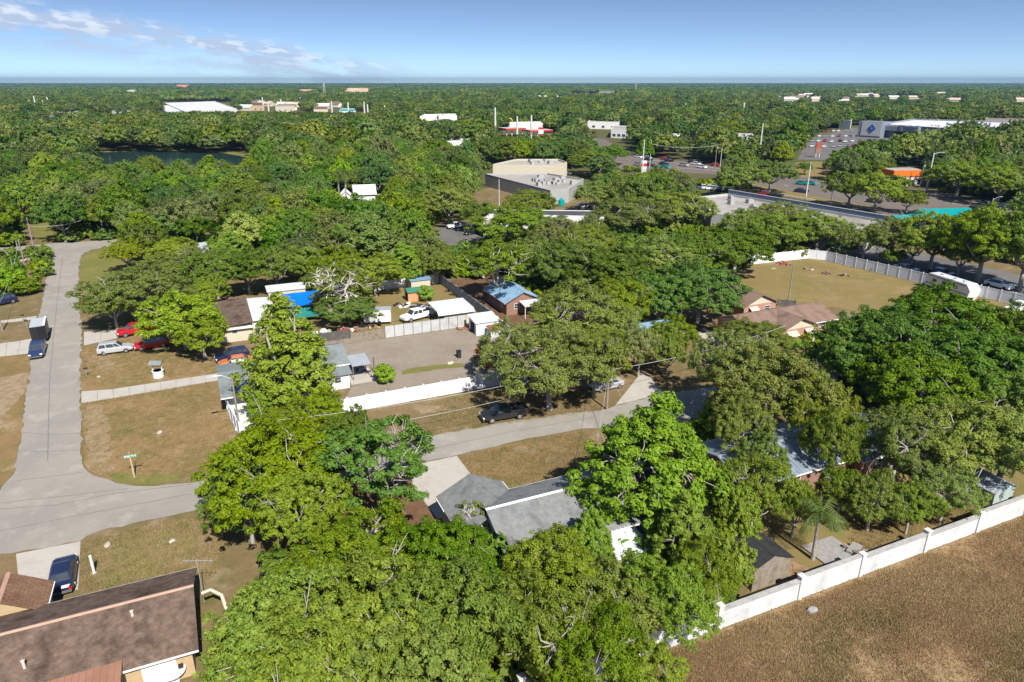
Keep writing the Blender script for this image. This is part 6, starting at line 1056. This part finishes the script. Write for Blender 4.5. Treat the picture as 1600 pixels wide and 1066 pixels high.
def lm(c): return min(range(len(LAND)), key=lambda i: (LAND[i][1] - c[6]) ** 2 + 4 * (LAND[i][2] - c[7]) ** 2)
def sidew(c, i):
    dx, dy = c[6] - LAND[i][1], 2 * (c[7] - LAND[i][2]); return ('left of' if dx < 0 else 'right of') if abs(dx) > abs(dy) else ('above' if dy < 0 else 'below')
for c in ind:
    i = lm(c); rank.setdefault((i, sidew(c, i), c[5]), []).append(c)
for (i, s, k), L in rank.items():
    L.sort(key=lambda c: (LAND[i][1] - c[6]) ** 2 + 4 * (LAND[i][2] - c[7]) ** 2)
    for n, c in enumerate(L):
        pr = MID[c[5]]; lab = f'{ADJ[k]} {s} {LAND[i][0]}' + (f', {ORD[n] if n < 12 else "one of the farther ones"}' if len(L) > 1 else '')
        put(pr, (c[1], c[2], 0), c[3] / pr['R'], c[4] / pr['H'], c[8], lab, 'tree', 'trees of the woods', 'tree')
# the rest of the woods to the horizon: one mass
def forest_gn(name, pts, protos, label):
    me = bpy.data.meshes.new(name); n = len(pts); me.vertices.add(n); A = np.array(pts, dtype='f4'); me.vertices.foreach_set('co', np.ascontiguousarray(A[:, :3]).ravel())
    for nm, t, col in (('isc', 'FLOAT_VECTOR', A[:, 3:6]), ('irot', 'FLOAT', A[:, 6]), ('iid', 'INT', A[:, 7].astype('i4'))):
        at = me.attributes.new(nm, t, 'POINT'); at.data.foreach_set('vector' if t == 'FLOAT_VECTOR' else 'value', np.ascontiguousarray(col).ravel())
    o = link(name, me); tag(o, label, 'forest' if name == 'forest' else name, kind='stuff'); ng = bpy.data.node_groups.new(name, 'GeometryNodeTree'); ng.interface.new_socket('Geometry', in_out='INPUT', socket_type='NodeSocketGeometry'); ng.interface.new_socket('Geometry', in_out='OUTPUT', socket_type='NodeSocketGeometry'); N, L = ng.nodes, ng.links
    gi, go = N.new('NodeGroupInput'), N.new('NodeGroupOutput'); jn = N.new('GeometryNodeJoinGeometry')
    idn = N.new('GeometryNodeInputNamedAttribute'); idn.data_type = 'INT'; idn.inputs['Name'].default_value = 'iid'; sn = N.new('GeometryNodeInputNamedAttribute'); sn.data_type = 'FLOAT_VECTOR'; sn.inputs['Name'].default_value = 'isc'; rn = N.new('GeometryNodeInputNamedAttribute'); rn.data_type = 'FLOAT'; rn.inputs['Name'].default_value = 'irot'
    cx = N.new('ShaderNodeCombineXYZ'); L.new(rn.outputs[0], cx.inputs[2])
    for i, ob in enumerate(protos):
        cmp_ = N.new('FunctionNodeCompare'); cmp_.data_type = 'INT'; cmp_.operation = 'EQUAL'; L.new(idn.outputs[0], cmp_.inputs[2]); cmp_.inputs[3].default_value = i
        oi = N.new('GeometryNodeObjectInfo'); oi.inputs['Object'].default_value = ob; oi.inputs['As Instance'].default_value = True; oi.transform_space = 'ORIGINAL'
        ip = N.new('GeometryNodeInstanceOnPoints'); L.new(gi.outputs[0], ip.inputs['Points']); L.new(cmp_.outputs[0], ip.inputs['Selection']); L.new(oi.outputs['Geometry'], ip.inputs['Instance']); L.new(cx.outputs[0], ip.inputs['Rotation']); L.new(sn.outputs[0], ip.inputs['Scale']); L.new(ip.outputs[0], jn.inputs[0])
    L.new(jn.outputs[0], go.inputs[0]); md = o.modifiers.new('scatter', 'NODES'); md.node_group = ng; return o
def src(me): return bpy.data.objects.new(me.name, me)          # geometry source for the scatter, not itself in the scene
FARP = [proto('far', 300 + i, 5.2, 9.5, m, 90, 1300, .60, .95, lobes=.22, nlimb=3) for i, m in enumerate((L_FAR, L_FAR2, L_FAR, L_FAR2, L_MOSS))]
def clump(seed, m):
    rng = np.random.default_rng(seed); n = 9; Pa, Na = [], []
    for k in range(n):
        c = np.array([rng.uniform(-16, 16), rng.uniform(-16, 16), rng.uniform(5, 8)]); d = rng.normal(size=(110, 3)); d[:, 2] = abs(d[:, 2]) - .25; d /= np.linalg.norm(d, axis=1)[:, None]; Pa.append(c + d * [6.5, 6.5, 4.5] * rng.uniform(.7, 1.05, (110, 1))); Na.append(d + rng.normal(size=d.shape) * .35)
    P, N = np.concatenate(Pa), np.concatenate(Na); N /= np.linalg.norm(N, axis=1)[:, None]; k = len(P); return quads('clump', P, N, np.full(k, 2.0) * rng.uniform(.7, 1.3, k), np.full(k, 1.3), rng.uniform(0, 1, k), m, rng)
CL = [clump(400 + i, m) for i, m in enumerate((L_FAR, L_FAR2, L_FAR))]
pts = [(c[1], c[2], 0, c[3] / 5.2, c[3] / 5.2, c[4] / 9.5, c[8], (c[5] + 8) if c[1] ** 2 + c[2] ** 2 > 340 ** 2 else c[5]) for c in rest]
pts = [p if p[7] < 8 else (*p[:7], 8 + int(p[7] - 8) % 5) for p in pts]
y = 1500.0
while y < 15000:
    sp = 26 + (y - 1500) * .006; xw = y * .95; x = -xw
    while x < xw:
        if any(x0 - 6 < 800 + F * x / (y * CP + CAMH * SP) < x1 + 6 and y < dd + 15 and y > dd * .62 for x0, y0, x1, y1, dd in VIS): x += sp; continue
        pts.append((x + rg.uniform(-.4, .4) * sp, y + rg.uniform(-.4, .4) * sp, 0, *([sp / 26 * rg.uniform(.8, 1.2)] * 2), rg.uniform(.7, 1.35), rg.uniform(0, 6.28), 13 + rg.integers(3))); x += sp
    y += sp
forest_gn('forest', pts, [src(p['crown']) for p in MID] + [src(p['crown']) for p in FARP] + [src(c) for c in CL], 'continuous green woodland reaching to the horizon')
# undergrowth: saplings and brush filling the woods' edges
br = []
rgu = np.random.default_rng(5)
for _ in range(5200):
    d = rgu.uniform(30, 330); a = rgu.uniform(-.66, .66); wx, wy = d * math.sin(a), d * math.cos(a); px, py, _z = PX((wx, wy, 0)); ok = False
    if py < 436 and d > 128: ok = not any(inside(wx, wy, o) for o in OPENW)
    if ok:
        for (x0, y0, x1, y1, dd) in VIS:
            if d < dd and x0 < px < x1 and y0 - 4 < py < y1 + 12: ok = False; break
    if not ok and (560 < px < 1180 and 860 < py < 1060 or 440 < px < 700 and 900 < py < 1066) and wx * -.406 + wy * .914 > 32.5 and rgu.random() < .9 and not (686 < px < 960 and py < 900): ok = True
    if not ok and 800 < px < 1180 and 380 < py < 480: ok = not any(inside(wx, wy, o) for o in OPENW)
    if not ok and 1090 < px < 1600 and 560 < py < 700: ok = rgu.random() < .35 and not any(inside(wx, wy, o) for o in OPENW)
    if ok: s = rgu.uniform(.7, 1.7); br.append((wx, wy, 0, s, s, s * rgu.uniform(.7, 1.2), rgu.uniform(0, 6.28), rgu.integers(3)))
SH = [proto('brush', 500 + i, 1.6, 2.2, m, 40, 900, .22, .4, zc=.5, low=-.8, trunk_r=.05, nlimb=3) for i, m in enumerate((L_OAK, L_OLIVE, L_DARK))]
forest_gn('undergrowth', br, [src(p['crown']) for p in SH], 'tangled undergrowth beneath the trees')
# grass tufts
def tuft(seed, m, n=26, h=.10, s=.24):
    rng = np.random.default_rng(seed); P = np.c_[rng.normal(0, s, (n, 2)), np.full(n, h * .5)]; return quads('tuft', P, np.tile([1., 0, 0], (n, 1)), rng.uniform(.5, 1.2, n) * h, np.full(n, .014) * rng.uniform(.8, 2, n), rng.uniform(0, 1, n), m, rng, True)
TF = [tuft(1, leafmat('straw', (0.36, 0.26, 0.13), (0.50, 0.39, 0.22), .1)), tuft(2, leafmat('brown_grass', (0.31, 0.205, 0.105), (0.42, 0.29, 0.16), .1)), tuft(3, leafmat('green_grass', (0.12, 0.13, 0.03), (0.19, 0.19, 0.055), .1))]
gr = []
while len(gr) < 11000:
    u, v = rgu.uniform(10, 75), rgu.uniform(2, 30.4); w = UV(u, v); px, py, _z = PX(w)
    if not (1000 < px < 1640 and py < 1100): continue
    n1 = math.sin(u * .31 + 1.7 * math.sin(v * .22)) + math.sin(v * .47 + u * .13 + 2) + .7 * math.sin(u * .9 - v * .7)      # patchy cover
    if rgu.random() > .86 + .25 * n1: continue
    pg = min(.55, max(.02, .12 + .28 * (math.sin(u * .17 + v * .29) + math.sin(v * .61 - u * .21) - .9))); ps = min(.9, max(.1, .42 + .3 * math.sin(u * .4 + v * .2 + 1)))
    s = rgu.uniform(.6, 1.4); gr.append((w.x, w.y, .01, s, s, s * rgu.uniform(.6, 1.2), rgu.uniform(0, 6.28), rgu.choice(3, p=[(1 - pg) * ps, (1 - pg) * (1 - ps), pg])))
LOTS = [[(p.x, p.y) for p in gp(*q)] for q in ([(128, 630), (344, 594), (372, 690), (330, 735), (245, 757), (157, 743), (129, 722)], [(714, 713), (915, 672), (950, 740), (800, 775), (744, 748)], [(640, 684), (940, 641), (935, 612), (815, 602), (700, 622)], [(127, 850), (300, 805), (400, 790), (330, 900), (130, 925)], [(128, 545), (260, 525), (345, 580), (128, 608)], [(1330, 890), (1600, 780), (1480, 740), (1330, 820)])]
k = 0
while k < 17000:
    q = LOTS[rgu.integers(len(LOTS))]; xs = [p[0] for p in q]; ys = [p[1] for p in q]; wx, wy = rgu.uniform(min(xs), max(xs)), rgu.uniform(min(ys), max(ys))
    if inside(wx, wy, q): s = rgu.uniform(.5, 1.1); gr.append((wx, wy, .012, s, s, s * rgu.uniform(.4, .9), rgu.uniform(0, 6.28), rgu.choice(3, p=[.3, .32, .38]))); k += 1
forest_gn('grass', gr, [src(m) for m in TF], 'dry tufted grass of the field and lots')

# ================================================================== haze
HZ = bpy.data.materials.new('haze_air'); HZ.use_nodes = True; hn, hl = HZ.node_tree.nodes, HZ.node_tree.links; hn.clear()
pv = hn.new('ShaderNodeVolumePrincipled'); pv.inputs['Color'].default_value = (0.24, 0.44, 0.68, 1); pv.inputs['Density'].default_value = 0.00008; pv.inputs['Anisotropy'].default_value = 0.2; hm = hn.new('ShaderNodeOutputMaterial'); hl.new(pv.outputs[0], hm.inputs['Volume'])
mb = MB(); mb.box(-14600, 14600, -1000, 16600, -1.5, 110); hz = mb.build('haze', HZ); tag(hz, 'thin blue haze in the air over the whole plain', 'haze', kind='stuff')
